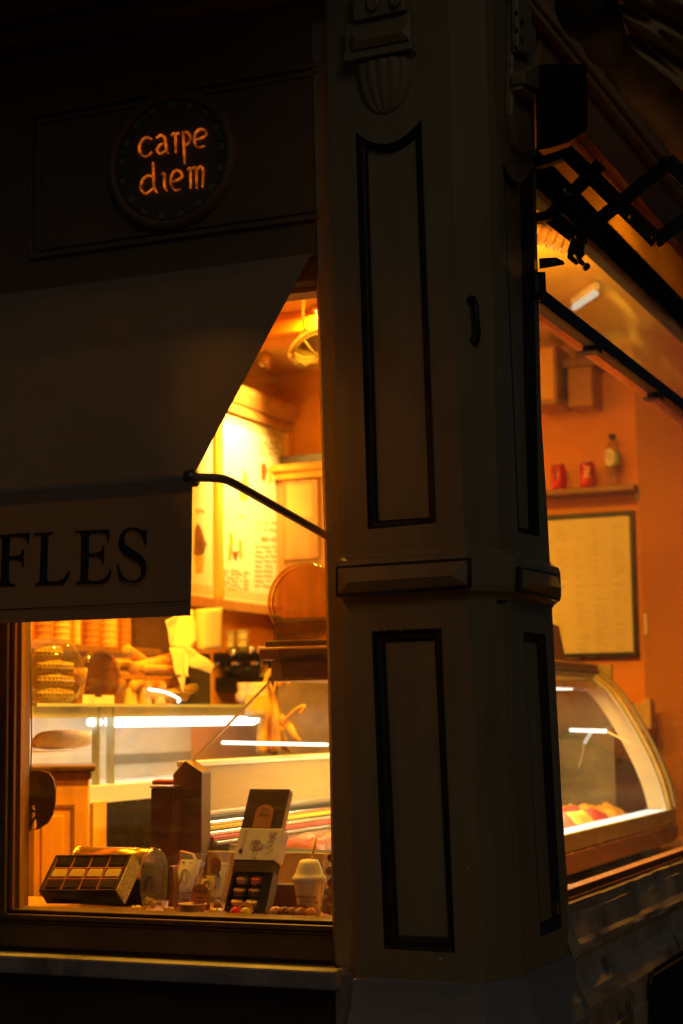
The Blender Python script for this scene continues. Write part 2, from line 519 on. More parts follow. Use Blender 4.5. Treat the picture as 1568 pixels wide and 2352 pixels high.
for o_, i_ in ((RUP_OUT, RUP_IN), (RLO_OUT, RLO_IN)):
    a = px_right(o_); b = [PX(u, v, BX-.02) for u, v in i_]
    mb = MB(); n = len(a)
    for k in range(n): mb.quad(a[k], a[(k+1) % n], b[(k+1) % n], b[k])
    mb.build('panel_moulding', black_paint, pillar); MB().face(b).build('panel', pillar_paint, pillar)

# belt course
zb1, zb0 = PY(900, 1279, YF).z, PY(900, 1378, YF).z
prof = [(0, zb1+.012), (.006, zb1+.004), (.022, zb1-.006), (.026, zb1-.02), (.026, zb0+.03), (.022, zb0+.014), (.008, zb0+.004), (0.0, zb0-.006)]
MB().grid([plan(z, o) for o, z in prof]).build('belt', pillar_paint, pillar)


def hip_block(quad, out, ridge=.34, h=.02):
    """Four-sided block with a hipped face: (black rim mesh, painted face mesh)."""
    out = V(out); q = [V(p) for p in quad]
    c = sum(q, V())/4
    rim = MB().prism(q, out*.014)
    s = [c+(p-c)*V((.955, .955, .80)) for p in q]
    s = [p+out*.0145 for p in s]
    e0 = (s[0]+s[3])/2; e1 = (s[1]+s[2])/2; ln = (e1-e0)
    r0 = e0+ln*.10+out*h; r1 = e1-ln*.10+out*h
    r0.z -= .006; r1.z -= .006
    f = MB(); f.quad(s[0], s[1], r1, r0); f.quad(s[3], r0, r1, s[2]); f.quad(s[0], r0, s[3]); f.quad(s[1], s[2], r1)
    return rim, f


yb = YF-.026
q = [PY(776, 1301, yb), PY(1083, 1281, yb), PY(1083, 1350, yb), PY(776, 1373, yb)]
rim, f = hip_block(q, (0, -1, 0)); rim.build('block_rim', black_paint, pillar, bevel=.003); f.build('block_face', pillar_paint, pillar)
xb = BX+.026
q = [PX(1184, 1302, xb), PX(1268, 1318, xb), PX(1266, 1380, xb), PX(1184, 1358, xb)]
rim, f = hip_block(q, (1, 0, 0), h=.022); rim.build('block_rim', black_paint, pillar, bevel=.003); f.build('block_face', pillar_paint, pillar)

# bracket with shell at the top of each face
yq = YF-.03
mb = MB()
mb.prism([PY(800, 66, YF), PY(950, 38, YF), PY(953, 104, YF), PY(802, 134, YF)], (0, -.035, 0))
mb.prism([PY(800, 134, YF), PY(956, 104, YF), PY(957, 124, YF), PY(803, 154, YF)], (0, -.045, 0))
mb.prism([PY(804, 154, YF), PY(952, 126, YF), PY(950, 134, YF), PY(808, 162, YF)], (0, -.022, 0))
mb.prism([PY(824, -20, YF), PY(940, -40, YF), PY(944, 38, YF), PY(826, 64, YF)], (0, -.05, 0))
mb.build('bracket', pillar_paint, pillar, bevel=.004)
rim, f = hip_block([PY(806, 74, YF-.036), PY(946, 46, YF-.036), PY(948, 98, YF-.036), PY(808, 126, YF-.036)], (0, -1, 0), h=.012)
f.build('bracket_face', pillar_paint, pillar)
sh = MB(); cx = PY(884, 145, YF); w_ = .075; hz = cx.z-PY(884, 262, YF).z
rows = []
for i in range(13):
    t = i/12; z = cx.z-hz*t; hw = w_*math.sqrt(max(0, 1-t**2.2))+.004
    row = []
    for j in range(29):
        s = -1+2*j/28
        dep = .034*(1-t)**.6*math.sqrt(max(0, 1-s*s))+.008*abs(math.sin((s*2.5+.5)*math.pi))*(1-t*.6)
        row.append((cx.x+s*hw, YF-dep*(1 if abs(s) < .999 else 0), z))
    rows.append(row)
sh.grid(rows).build('shell', pillar_paint, pillar, smooth=True)
for j, (uu, vv) in enumerate(((856, 8), (908, -2))):
    p = PY(uu, vv, YF-.05)
    mb = MB(); mb.tube(smoothline([p+V((-.014, 0, .03)), p+V((-.012, -.006, -.004)), p+V((0, -.008, -.018)), p+V((.012, -.006, -.004)), p+V((.014, 0, .03))], 4), .005, 6)
    mb.build('loop_ornament', pillar_paint, pillar, smooth=True)
# right-hand corbel, seen in profile
cp = [(1172, -30), (1232, -30), (1214, 60), (1213, 160), (1230, 190), (1234, 212), (1222, 240), (1216, 252), (1212, 300), (1205, 345), (1190, 352), (1168, 330), (1160, 260), (1165, 200), (1172, 100)]
cy = lerp(CR_T, 3.2)+.03
mb = MB(); mb.prism([PX(u, v, BX) for u, v in [(1162, -30), (1222, -30), (1212, 120), (1206, 160), (1206, 345), (1188, 352), (1168, 335), (1158, 262)]], (.022, 0, 0))
mb.prism([PX(u, v, BX+.02) for u, v in [(1170, 168), (1206, 150), (1206, 210), (1172, 196)]], (.04, 0, 0))
mb.prism([PX(u, v, BX+.02) for u, v in [(1174, 196), (1208, 212), (1206, 232), (1172, 208)]], (.03, 0, 0))
mb.prism([PX(u, v, BX+.02) for u, v in [(1172, -30), (1206, -30), (1204, 130), (1174, 120)]], (.02, 0, 0))
mb.build('corbel', pillar_paint, pillar, bevel=.006)
for j in range(6):
    p = PX(1182+(j % 2)*14, 30+j*20, BX+.04)
    MB().lathe([(.001, 0), (.008, 0), (.006, .006), (.001, .008)], p, (1, 0, 0), 10).build('corbel_bead', black_paint, pillar, smooth=True)
# plinth of the pillar: flared stone
zb = ZB
prof = [(.004, zb+.002), (.016, zb-.004), (.017, zb-.03), (.026, zb-.07), (.045, zb-.11), (.055, zb-.15), (.058, zb-.3), (.06, -.02)]
MB().grid([plan(z, o) for o, z in prof]).build('plinth', plinth_stone, pillar)
MB().grid([plan(zb+.0015, .0), plan(zb+.002, .005)]).build('plinth_top', plinth_stone, pillar)
# chips of lost paint
for (uu, vv, s) in ((1010, 2202, .0035), (1074, 1995, .002), (920, 2085, .0015)):
    p = PY(uu, vv, YF-.0015)
    MB().prism([p+V((s*math.cos(a)*(.7+.5*random.random()), 0, s*math.sin(a)*(.7+.6*random.random()))) for a in [i*.9 for i in range(7)]], (0, -.001, 0)).build('paint_chip', cream, pillar)

random.seed(21)
for k in range(16):
    edge = random.choice((UP_OUT[-1:]+UP_OUT[-2:-1], LO_OUT[:2], LO_OUT[2:], [LO_OUT[0], LO_OUT[3]], [LO_OUT[1], LO_OUT[2]], [(1074, 1420), (1100, 2000)], [UP_OUT[0], UP_OUT[-1]]))
    t = random.random(); uu = edge[0][0]+(edge[1][0]-edge[0][0])*t+random.uniform(-2, 2); vv = edge[0][1]+(edge[1][1]-edge[0][1])*t+random.uniform(-2, 2)
    s = random.uniform(.0008, .0022); p = PY(uu, vv, YF-.001); st_ = random.uniform(1, 3.5)
    MB().prism([p+V((s*math.cos(a)*(.6+.6*random.random()), 0, s*st_*math.sin(a)*(.6+.6*random.random()))) for a in [i*.9 for i in range(7)]], (0, -.0008, 0)).build('paint_chip', stone, pillar)

# strip between window and pillar (jamb pilaster), set back
YJ = -.055
mb = MB()
jl = [(712, 60), (724, 560), (735, 900), (745, 1220), (757, 1700), (764, 2120), (770, 2232)]
rows = [[PY(u, v, YJ), V((lerp(XL_T, PY(u, v, YJ).z)+.02, YJ, PY(u, v, YJ).z))] for u, v in jl]
rows = [[a+V((0, .12, 0)), a+V((0, .0, 0)), a+V((.012, -.012, 0)), b+V((0, -.012, 0))] for a, b in rows]
mb.grid(rows)
tag(mb.build('window_jamb', pillar_paint), 'narrow khaki jamb strip between the front window and the pillar', 'jamb')
q = [PY(770, 2238, -.1), PY(824, 2238, -.1), PY(815, 2400, -.1), PY(772, 2400, -.1)]
tag(MB().prism(q, (0, .1, 0)).build('stone_block', stone, bevel=.004), 'grey stone block at the foot of the window jamb beside the flared plinth', 'stone')
# small vertical pull handle on the chamfer
hp = [on45(1080, 690, lerp(XF_T, 2.5)), on45(1088, 782, lerp(XF_T, 2.4))]
nrm = V((1, -1, 0)).normalized()
h = thing('pull_handle', 'small dark iron pull handle on the chamfered corner of the pillar', 'handle', hp[1])
MB().tube([hp[0]+nrm*.016, hp[0].lerp(hp[1], .2)+nrm*.022, hp[0].lerp(hp[1], .5)+nrm*.022, hp[0].lerp(hp[1], .8)+nrm*.022, hp[1]+nrm*.016], [.007, .009, .008, .009, .008], 10).build('grip', dark_metal, h, smooth=True)
for p in hp: MB().lathe([(.013, 0), (.013, .006), (.009, .014), (.007, .02)], p, nrm, 12).build('rosette', dark_metal, h, smooth=True)
# alarm box on the right end of the pillar
a = thing('alarm_sensor', 'small grey sensor box on the window side of the pillar', 'sensor', PX(1232, 685, BX))
MB().prism([PX(1224, 625, BX), PX(1236, 625, BX), PX(1239, 684, BX), PX(1228, 690, BX)], (.02, 0, 0)).build('case', dark_metal, a, bevel=.003)
MB().prism([PX(1226, 632, BX+.02), PX(1234, 632, BX+.02), PX(1237, 672, BX+.02), PX(1229, 676, BX+.02)], (.002, 0, 0)).build('sticker', grey_metal, a)

# ================================================================== FRONT WINDOW
YG = .035            # glass
YW = -.035           # front of the frame
zs_top = PY(760, 2150, YW).z
XLEFT = -3.2
win = thing('shop_window', 'front display window with dark wooden frame and dusty glass, left of the pillar', 'window', (-1, YW, .7))
xr = PY(764, 2100, YW).x+.03
# bottom rail with beads (heights from the picture)


def zF(u, v, y=YW): return PY(u, v, y).z


zr = [zF(400, t) for t in (2099, 2109, 2112, 2127, 2133, 2201)]
MB().box((XLEFT, YW, zr[1]), (xr, YG+.02, zr[0]-.004)).build('glazing_bead', frame_paint, win, bevel=.003)
MB().box((XLEFT, YW-.012, zr[3]), (xr, YG, zr[1]-.004)).build('rail_bead', frame_paint, win, bevel=.004)
MB().box((XLEFT, YW-.018, zr[4]+.003), (xr, YG, zr[3]-.003)).build('rail_lip', frame_paint, win, bevel=.002)
MB().box((XLEFT, YW-.006, zr[5]), (xr, YG, zr[4])).build('bottom_rail', frame_paint, win, bevel=.003)
MB().prism([(XLEFT, YW-.006, zr[5]+.012), (XLEFT, YW-.09, zr[5]-.010), (XLEFT, YW-.09, zr[5]-.016), (XLEFT, YW, zr[5]-.012)], (xr-XLEFT, 0, 0)).build('drip_sheet', dark_metal, win)
# left post
xp = PY(58, 1800, YG).x
x0 = PY(27, 1800, YW).x
mb = MB(); mb.box((xp-.30, YW-.02, zr[0]-.02), (x0-.006, YG+.03, 3.0)); mb.build('post', frame_paint, win, bevel=.004)
mb = MB(); mb.prism([(x0-.006, YW, zr[0]-.006), (x0+.006, YW, zr[0]-.006), (x0+.006, YW+.012, zr[0]-.006), (x0+.016, YW+.02, zr[0]-.006), (xp, YG, zr[0]-.006), (xp, YG+.015, zr[0]-.006), (x0-.006, YG+.015, zr[0]-.006)], (0, 0, 2.2))
mb.build('post_moulding', wood_mid, win, bevel=.002)
# head of the window
zh = [zF(700, t) for t in (645, 652, 664, 672)]
MB().box((XLEFT, YW-.02, zh[1]), (xr, YG, zh[0]+.055)).build('head_rail', frame_paint, win, bevel=.004)
MB().box((XLEFT, YW-.005, zh[3]), (xr, YG, zh[1]-.006)).build('head_bead', wood_mid, win, bevel=.003)
MB().box((XLEFT+.001, YG-.002, zr[1]), (xr+.02, YG+.004, zh[3]+.01)).build('pane', pane_glass, win)
# stone sill and wall under it
sil = MB()
za, zb_ = zF(400, 2214, -.14), zF(400, 2258, -.14)
sil.box((XLEFT, -.14, zb_), (PY(769, 2240, -.14).x, .05, za))
tag(sil.build('stone_sill', stone, bevel=.006), 'long weathered grey stone sill below the front window', 'sill')
struct(MB().box((XLEFT, -.06, -.02), (xr, .05, zb_+.002)).build('wall', dark_wall))

# ================================================================== FASCIA WITH ROUND SIGN
YS = -.06
fas = thing('fascia_board', 'dark brown panelled fascia board above the front window', 'fascia', (-1, YS, 2.6))
fz0 = zh[0]+.056
MB().box((XLEFT, YS, fz0), (PY(722, 300, YS).x+.06, .06, 4.2)).build('board', fascia_paint, fas)


def frame_strip(mb, a, b, wd, th, n=(0, -1, 0)): mb.bar(V(a)+V(n)*th/2, V(b)+V(n)*th/2, wd, th, n)


rect = [PY(72, 262, YS), PY(735, 152, YS), PY(738, 512, YS), PY(78, 577, YS)]
zt_, zb2 = (rect[0].z+rect[1].z)/2, (rect[2].z+rect[3].z)/2
xa, xb2 = (rect[0].x+rect[3].x)/2, rect[1].x
mb = MB()
for k, (ins, th) in enumerate(((0, .014), (.022, .007))):
    A, B, C, D = V((xa+ins, YS, zt_-ins)), V((xb2, YS, zt_-ins)), V((xb2, YS, zb2+ins)), V((xa+ins, YS, zb2+ins))
    for p_, q_ in ((A, B), (D, C), (A, D)): frame_strip(mb, p_, q_, .014, th)
mb.build('panel_moulding', fascia_paint, fas, bevel=.003)
cs = PY(398, 369, YS); rs = abs(PY(398, 505, YS).z-cs.z)
ring = MB()
ring.lathe([(rs*1.03, 0), (rs*1.03, .018), (rs*1.08, .03), (rs*1.16, .026), (rs*1.19, .012), (rs*1.20, 0)], cs, (0, -1, 0), 64, cap=False)
ring.build('sign_surround', fascia_paint, fas, smooth=True)
sign = thing('round_sign', 'round dark sign with glowing orange hand painted words on the fascia', 'sign', cs)
MB().lathe([(rs*1.02, 0), (rs*1.02, .008), (.001, .008)], cs, (0, -1, 0), 64, cap=False).build('disc', M('sign_disc', (.13, .085, .05), .5, var=.2), sign)
mb = MB()
for k in range(34):
    a0 = 2*math.pi*(k+.12)/34; a1 = 2*math.pi*(k+.86)/34
    wob = 1+.02*random.uniform(-1, 1)
    mb.cur = k % 2
    P = lambda an, rr: cs+V((math.cos(an)*rr, -.0085, math.sin(an)*rr))
    mb.prism([P(a0, rs*.90*wob), P(a1, rs*.90*wob), P(a1, rs*.99), P(a0, rs*.99)], (0, -.003, 0))
mb.build('mosaic_rim', [M('mosaic_pale', (.24, .20, .12), .4), M('mosaic_blue', (.12, .10, .07), .4)], sign)
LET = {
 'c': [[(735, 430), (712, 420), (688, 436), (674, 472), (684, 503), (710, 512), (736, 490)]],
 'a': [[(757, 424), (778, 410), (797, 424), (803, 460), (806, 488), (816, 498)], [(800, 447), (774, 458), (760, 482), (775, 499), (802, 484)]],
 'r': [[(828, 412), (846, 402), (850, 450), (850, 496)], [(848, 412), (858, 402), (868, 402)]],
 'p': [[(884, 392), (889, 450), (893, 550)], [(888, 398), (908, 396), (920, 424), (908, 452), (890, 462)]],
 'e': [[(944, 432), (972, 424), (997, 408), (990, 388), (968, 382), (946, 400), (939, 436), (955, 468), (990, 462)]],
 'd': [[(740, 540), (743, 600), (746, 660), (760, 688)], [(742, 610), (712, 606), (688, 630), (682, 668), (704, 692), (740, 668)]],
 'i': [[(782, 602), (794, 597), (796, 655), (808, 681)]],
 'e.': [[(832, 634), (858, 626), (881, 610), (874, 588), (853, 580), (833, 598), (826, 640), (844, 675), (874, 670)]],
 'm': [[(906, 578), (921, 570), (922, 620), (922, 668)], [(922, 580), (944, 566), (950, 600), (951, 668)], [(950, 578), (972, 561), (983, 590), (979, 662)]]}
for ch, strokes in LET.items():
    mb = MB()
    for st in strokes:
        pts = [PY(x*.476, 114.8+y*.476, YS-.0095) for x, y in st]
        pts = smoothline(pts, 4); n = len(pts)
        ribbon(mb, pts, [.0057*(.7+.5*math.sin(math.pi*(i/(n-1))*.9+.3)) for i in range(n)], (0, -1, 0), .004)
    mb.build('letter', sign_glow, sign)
# cornice above, in deep shade
cor = MB(); zc = PY(400, 60, YS).z
for (o, z0, z1) in ((.10, zc, zc+.06), (.28, zc+.06, zc+.12), (.50, zc+.12, zc+.9)):
    cor.box((XLEFT, YS-o, z0), (lerp(XL_T, 3.5)-.01, YS+.02, z1-.0005))
tag(cor.build('cornice', fascia_paint, bevel=.01), 'deep dark cornice above the panelled fascia board', 'cornice')

# unseen slab added over the corner to shade the shop front top
shade_mb = MB(); shade_mb.box((-4, -1.45, 4.02), (BX+.25, -.02, 4.2))
tag(shade_mb.build('shade_slab', dark_wall), 'unseen slab added over the corner to shade the shop front', 'shade_slab')

# ================================================================== FRONT AWNING
Wt = PY(716, 582, YS-.004)
Fr = PX(449, 1085, Wt.x)                 # front corner of the awning cloth, same x as its wall corner
YA = Fr.y
awn = thing('window_awning', 'beige cloth awning with a lettered valance over the front window', 'awning', (Wt.x-.8, Wt.y, Wt.z))
nx = 12; rows = []
for i in range(11):
    t = i/10; row = []
    for j in range(nx+1):
        s = j/nx; x = Wt.x-(1-s)*(Wt.x-XLEFT)
        row.append((x, Wt.y+(YA-Wt.y)*t, Wt.z+(Fr.z-Wt.z)*t-.012*math.sin(math.pi*t)*math.sin(math.pi*min(1, (1-s)*2))))
    rows.append(row)
MB().grid(rows).build('cloth', awning_cloth, awn, smooth=True)
MB().tube([(XLEFT, YA+.012, Fr.z-.014), (Wt.x-.004, YA+.012, Fr.z-.014)], .017, 14).build('front_bar', awning_cloth, awn, smooth=True)
vb = PY(441, 1414, YA-.004)
rows = []
for i in range(9):
    t = i/8; row = []
    for j in range(41):
        s = j/40; x = XLEFT+(Wt.x-XLEFT)*s-.004
        row.append((x-(.006*t), YA-.006-.004*math.sin(s*23+t*2)*t, Fr.z-.012+(vb.z-Fr.z+.012)*t))
    rows.append(row)
MB().grid(rows).build('valance', valance_cloth, awn, smooth=True)
MB().box((XLEFT, YA-.0125, vb.z+.031), (Wt.x-.008, YA-.0115, vb.z+.033)).build('hem_stitch', letter_ink, awn)
# lettering printed on the valance
GL = {
 'F': [(-55, 632), (215, 611), (217, 640), (207, 700), (200, 698), (196, 665), (175, 645), (120, 640), (78, 645), (70, 665), (66, 785), (115, 783), (150, 772), (163, 735), (175, 735), (172, 865), (163, 863), (155, 825), (120, 810), (66, 812), (62, 940), (68, 980), (112, 995), (112, 1006), (-60, 1012), (-58, 1000), (-8, 985), (4, 960), (16, 660), (4, 645), (-52, 643)],
 'L': [(248, 615), (388, 606), (392, 614), (362, 625), (354, 645), (345, 955), (355, 972), (420, 970), (470, 950), (505, 893), (515, 895), (505, 940), (470, 990), (440, 997), (255, 1000), (254, 990), (285, 975), (293, 950), (303, 640), (295, 630), (250, 628)],
 'E': [(548, 597), (805, 586), (807, 620), (803, 675), (795, 672), (790, 635), (765, 615), (700, 612), (662, 620), (656, 640), (653, 755), (660, 762), (725, 757), (750, 740), (760, 706), (768, 708), (765, 843), (756, 840), (748, 805), (725, 790), (655, 788), (648, 940), (658, 965), (700, 970), (750, 960), (790, 930), (812, 882), (821, 884), (812, 940), (785, 980), (745, 990), (555, 992), (557, 982), (585, 970), (594, 940), (600, 640), (590, 612), (548, 605)],
 'S': [(1083, 582), (1080, 695), (1070, 697), (1055, 650), (1025, 608), (985, 588), (945, 595), (920, 620), (915, 660), (930, 700), (980, 735), (1040, 775), (1075, 820), (1083, 870), (1070, 925), (1035, 970), (985, 985), (940, 975), (900, 962), (880, 965), (862, 843), (872, 842), (885, 890), (920, 945), (965, 968), (1010, 960), (1040, 925), (1045, 880), (1025, 840), (970, 805), (910, 770), (880, 730), (875, 680), (885, 630), (915, 590), (965, 570), (1010, 575), (1045, 592), (1070, 590)]}
for ch, pl in GL.items():
    MB().prism([PY(x*.3112, 1033.4+y*.3112, YA-.0125) for x, y in pl], (0, .0015, 0)).build('letter', letter_ink, awn)
# bent arm from the front bar back to the jamb
arm = [PY(425, 1094, YA+.004), PY(450, 1096, YA+.004), PY(495, 1098, YA+.02), PY(520, 1102, YA+.05), PY(545, 1114, YA+.10)]
end = PY(752, 1231, YW-.01)
arm = arm+[arm[-1].lerp(end, t) for t in (.3, .6, 1)]
MB().tube(smoothline(arm, 4), .0105, 12).build('support_arm', M('arm_paint', (.40, .25, .09), .45, var=.2), awn, smooth=True)
MB().lathe([(.015, -.012), (.0165, 0), (.015, .012)], PY(440, 1095, YA+.004), (1, 0, 0), 14).build('arm_socket', grey_metal, awn, smooth=True)

# ================================================================== ROOM
XW = -2.32            # left wall
YB = 3.70             # back wall
ZC = 3.28             # ceiling
XR = BX-.015          # right window plane
xpier = PX(1476, 1100, -.28).x
corner = PY(1476, 1100, YB)
struct(MB().box((XW-.1, .06, 0), (XW, YB+.1, ZC)).build('wall', orange_wall))
struct(MB().box((XW, YB, 0), (corner.x+.02, YB+.1, ZC)).build('wall', orange_wall))
struct(MB().box((XW-.1, .06, ZC), (XR-.03, YB+.6, ZC+.1)).build('ceiling', ceiling_paint))
struct(MB().box((XW, .06, .02), (XR-.03, YB, .1)).build('floor', floor_tile))
struct(MB().box((corner.x+.002, YB-.12, 0), (XR+.02, YB+.3, ZC)).build('pier', M('shaded_wall', (.46, .17, .004), .85, var=.08, scale=2.5, bump=.05), bevel=.004))  # wall orange darkened: the pier's shade is put into its colour
struct(MB().box((XR-.03, YB-.12, 0), (XR+.04, YB+1.6, 5)).build('wall', dark_wall))
struct(MB().box((XR-.05, lerp(RE_T, 1.2)-.02, ZC-.001), (XR-.002, YB+1.6, 5)).build('wall', dark_wall))
# ceiling beam over the left window view
struct(MB().box((XW, 2.5, ZC-.10), (-.9, 2.75, ZC-.001)).build('beam', orange_wall, bevel=.01))


def lamp_area(loc, size, power, col=WARM, aim=None, spread=180):
    l = bpy.data.lights.new('ceiling_glow', 'AREA'); l.shape = 'DISK'; l.size = size; l.energy = power; l.color = col; l.spread = R(spread)
    o = bpy.data.objects.new('ceiling_glow', l); COL.objects.link(o); o.location = loc
    if aim is not None: o.rotation_euler = (V(aim)-V(loc)).to_track_quat('-Z', 'Y').to_euler()
    return o


def lamp_spot(loc, aim, power, angle, blend=.6, col=WARM, size=.03):
    l = bpy.data.lights.new('spot_glow', 'SPOT'); l.energy = power; l.color = col; l.spot_size = R(angle); l.spot_blend = blend; l.shadow_soft_size = size
    o = bpy.data.objects.new('spot_glow', l); COL.objects.link(o); o.location = loc
    o.rotation_euler = (V(aim)-V(loc)).to_track_quat('-Z', 'Y').to_euler()
    return o


DL = [(-1.5, .95, 55, 'nearest the wooden cabinet'), (-1.5, 2.5, 66, 'above the middle of the counter'), (-.62, 1.25, 40, 'above the middle of the ice cream case'), (-1.3, 2.65, 84, 'nearest the framed poster'), (-.75, .48, 34, 'above the macarons in the window'), (-.24, 1.35, 50, 'nearest the side window')]
for x, y, pw_, lab in DL:
    d = thing('ceiling_downlight', 'round brass ceiling downlight ' + lab, 'lamp', (x, y, ZC), 'round ceiling downlights')
    MB().lathe([(.075, -.0), (.08, -.02), (.062, -.025), (.06, -.012)], (x, y, ZC), (0, 0, 1), 24, cap=False).build('ring', brass, d, smooth=True)
    MB().lathe([(.001, -.014), (.06, -.014)], (x, y, ZC), (0, 0, 1), 24, cap=False).build('bulb', lamp_warm, d)
    lamp_area((x, y, ZC-.03), .12, pw_, aim=(x, y, 0))


# ---- menu board on the left wall
XM = XW+.06
mbd = thing('menu_board', 'bright lit menu board in a wooden frame with cornice on the wall', 'menu board', PX(560, 1390, XM))


def mx(u, v, dx=0.0): return PX(u, v, XM+dx)


z_top, z_bot = mx(580, 968).z, mx(560, 1384).z
y_mid0, y_mid1 = mx(487, 1200).y, mx(502, 1200).y
y_end = mx(655, 1200).y; y_endf = mx(668, 1200).y; y_st = mx(330, 1200).y


def mbox(y0, z0, y1, z1, x0=0.0, x1=.02): return MB().box((XM+x0, y0, z0), (XM+x1, y1, z1))


mbox(y_st-.05, z_bot-.05, y_endf, z_bot-.001, -.055, .03).build('bottom_rail', wood, mbd, bevel=.004)
mbox(y_st-.05, z_top+.001, y_endf, z_top+.045, -.055, .03).build('top_rail', wood, mbd, bevel=.004)
MB().prism([(XM-.05, y_st-.07, z_top+.046), (XM+.04, y_st-.07, z_top+.046), (XM+.075, y_st-.07, z_top+.10), (XM+.08, y_st-.07, z_top+.13), (XM-.05, y_st-.07, z_top+.13)], (0, y_endf+.03-y_st+.07, 0)).build('cornice', wood, mbd, bevel=.006)
for a, b in ((y_mid0, y_mid1), (y_end+.001, y_endf), (y_st-.05, y_st-.02)):
    mbox(a, z_bot, b, z_top, -.055, .028).build('stile', wood_light, mbd, bevel=.004)
menu_sheet = M('menu_sheet', (.86, .80, .62), .5, var=.03, scale=3)
for a, b in ((y_st-.019, y_mid0-.001), (y_mid1+.001, y_end)):
    sheet = mbox(a, z_bot+.001, b, z_top-.001, -.05, .006).build('menu_sheet', menu_sheet, mbd)
    st = MB(); n = int((b-a)/.032)
    for k in range(n):
        y = a+.006+k*.032
        st.box((XM+.0065, y, z_bot+.012), (XM+.0075, y+.015, z_bot+.055)); st.box((XM+.0065, y, z_top-.05), (XM+.0075, y+.015, z_top-.012))
    st.build('stripe_border', gold_print, sheet, kind='stuff')


def print_blob(pts, mat, parent=mbd, dx=.007):
    MB().prism([PX(u, v, XM+dx) for u, v in pts], (.001, 0, 0)).build('printed_picture', mat, parent)


def zoomM(pts): return [(401.9+x*.2441, 861.2+y*.2441) for x, y in pts]     # from an enlargement of the photograph


choc_print = M('choc_print', (.24, .08, .02), .6, var=.6, scale=30)
amber_print = M('amber_print', (.74, .42, .06), .6, var=.4, scale=30)
print_blob(zoomM([(615, 1060), (640, 980), (650, 900), (672, 925), (680, 975), (690, 1080), (680, 1175), (640, 1190), (612, 1165)]), amber_print)
print_blob(zoomM([(640, 900), (655, 890), (676, 940), (680, 960), (650, 950)]), choc_print, dx=.0085)
print_blob(zoomM([(808, 840), (850, 820), (870, 900), (850, 1010), (812, 980)]), choc_print)
print_blob(zoomM([(875, 860), (910, 860), (915, 1010), (880, 1030)]), amber_print)
print_blob(zoomM([(935, 850), (968, 860), (970, 1000), (935, 990)]), choc_print)
print_blob(zoomM([(515, 1480), (545, 1495), (555, 1580), (530, 1740), (502, 1750), (508, 1600)]), amber_print)
print_blob(zoomM([(540, 1660), (600, 1660), (580, 1750), (565, 1750)]), choc_print)
print_blob(zoomM([(598, 1560), (630, 1545), (640, 1730), (610, 1725), (600, 1650)]), amber_print)
print_blob(zoomM([(190, 1440), (215, 1390), (250, 1450), (280, 1550), (300, 1590), (270, 1690), (210, 1705), (180, 1690)]), choc_print)
print_blob(zoomM([(185, 1710), (280, 1700), (260, 1860), (200, 1870)]), amber_print)
tx = MB(); random.seed(3)


def text_rows(u0, u1, v0, v1, n):
    for k in range(n):
        v = v0+(v1-v0)*k/max(1, n-1); uu = u0
        while uu < u1:
            wd = random.uniform(6, 22); p = PX(uu, v, XM+.007); q_ = PX(min(u1, uu+wd), v, XM+.007)
            tx.box((XM+.0066, p.y, p.z-.004), (XM+.0074, q_.y, p.z+.004)); uu += wd+random.uniform(3, 8)


text_rows(590, 640, 1200, 1216, 2); text_rows(600, 645, 1234, 1240, 2); text_rows(586, 640, 1255, 1345, 9); text_rows(508, 556, 1310, 1352, 6); text_rows(560, 572, 1315, 1352, 5); text_rows(598, 640, 1015, 1040, 3); text_rows(548, 570, 1185, 1190, 1); text_rows(450, 470, 1170, 1176, 2)
tx.build('small_print', M('menu_print', (.40, .28, .08), .7), mbd, kind='stuff')
# its picture light, over the hidden part of the board
pl_y = mx(520, 980).y
spo = thing('picture_light', 'brass picture light aimed down at the menu board behind the awning', 'lamp', (XM+.2, pl_y, z_top+.3))
MB().tube([(XW, pl_y, z_top+.22), (XM+.12, pl_y, z_top+.30), (XM+.22, pl_y, z_top+.27)], .008, 8).build('arm', brass, spo, smooth=True)
MB().lathe([(.02, .0), (.035, .05), (.036, .07)], (XM+.22, pl_y, z_top+.27), (-.45, 0, -1), 16, cap=False).build('hood', brass, spo, smooth=True, solid=.002)
lamp_spot((XM+.42, pl_y-.05, z_top+.25), (XM, mx(545, 1080).y, mx(545, 1080).z), 250, 72, 1.0, col=(1, .68, .14))

# ---- glazed cabinet on the back wall
cab = thing('glazed_cabinet', 'tall wooden cabinet with frosted glass door against the back wall', 'cabinet', PY(704, 1290, YB))
YCB = YB-.16


def by(u, v, y=YCB): return PY(u, v, y)


x0_, x1_ = by(655, 1150).x, by(748, 1150).x
MB().box((x0_-.05, YCB, by(700, 1420).z), (x1_+.2, YB-.001, by(700, 1100).z)).build('carcass', wood, cab, bevel=.004)
MB().box((x0_-.06, YCB-.03, by(700, 1100).z+.001), (x1_+.22, YB-.001, by(700, 1082).z)).build('cornice', wood_light, cab, bevel=.008)
MB().box((x0_-.08, YCB-.05, by(700, 1082).z+.001), (x1_+.22, YB-.001, by(700, 1066).z)).build('top_board', MATS['pane_glow'] if 'pane_glow' in MATS else wood_light, cab, bevel=.005)
MB().box((x0_+.0, YCB-.02, by(700, 1285).z), (by(726, 1150).x+.02, YCB-.001, by(700, 1104).z)).build('door', wood, cab, bevel=.004)
MB().box((x0_+.02, YCB-.0215, by(700, 1190).z), (by(722, 1150).x, YCB-.0195, by(700, 1113).z)).build('pane', M('pane_glow', (.62, .40, .12), .4, var=.2, scale=3), cab)
MB().box((x0_+.02, YCB-.0215, by(700, 1275).z), (by(722, 1150).x, YCB-.0195, by(700, 1198).z)).build('panel', wood, cab)
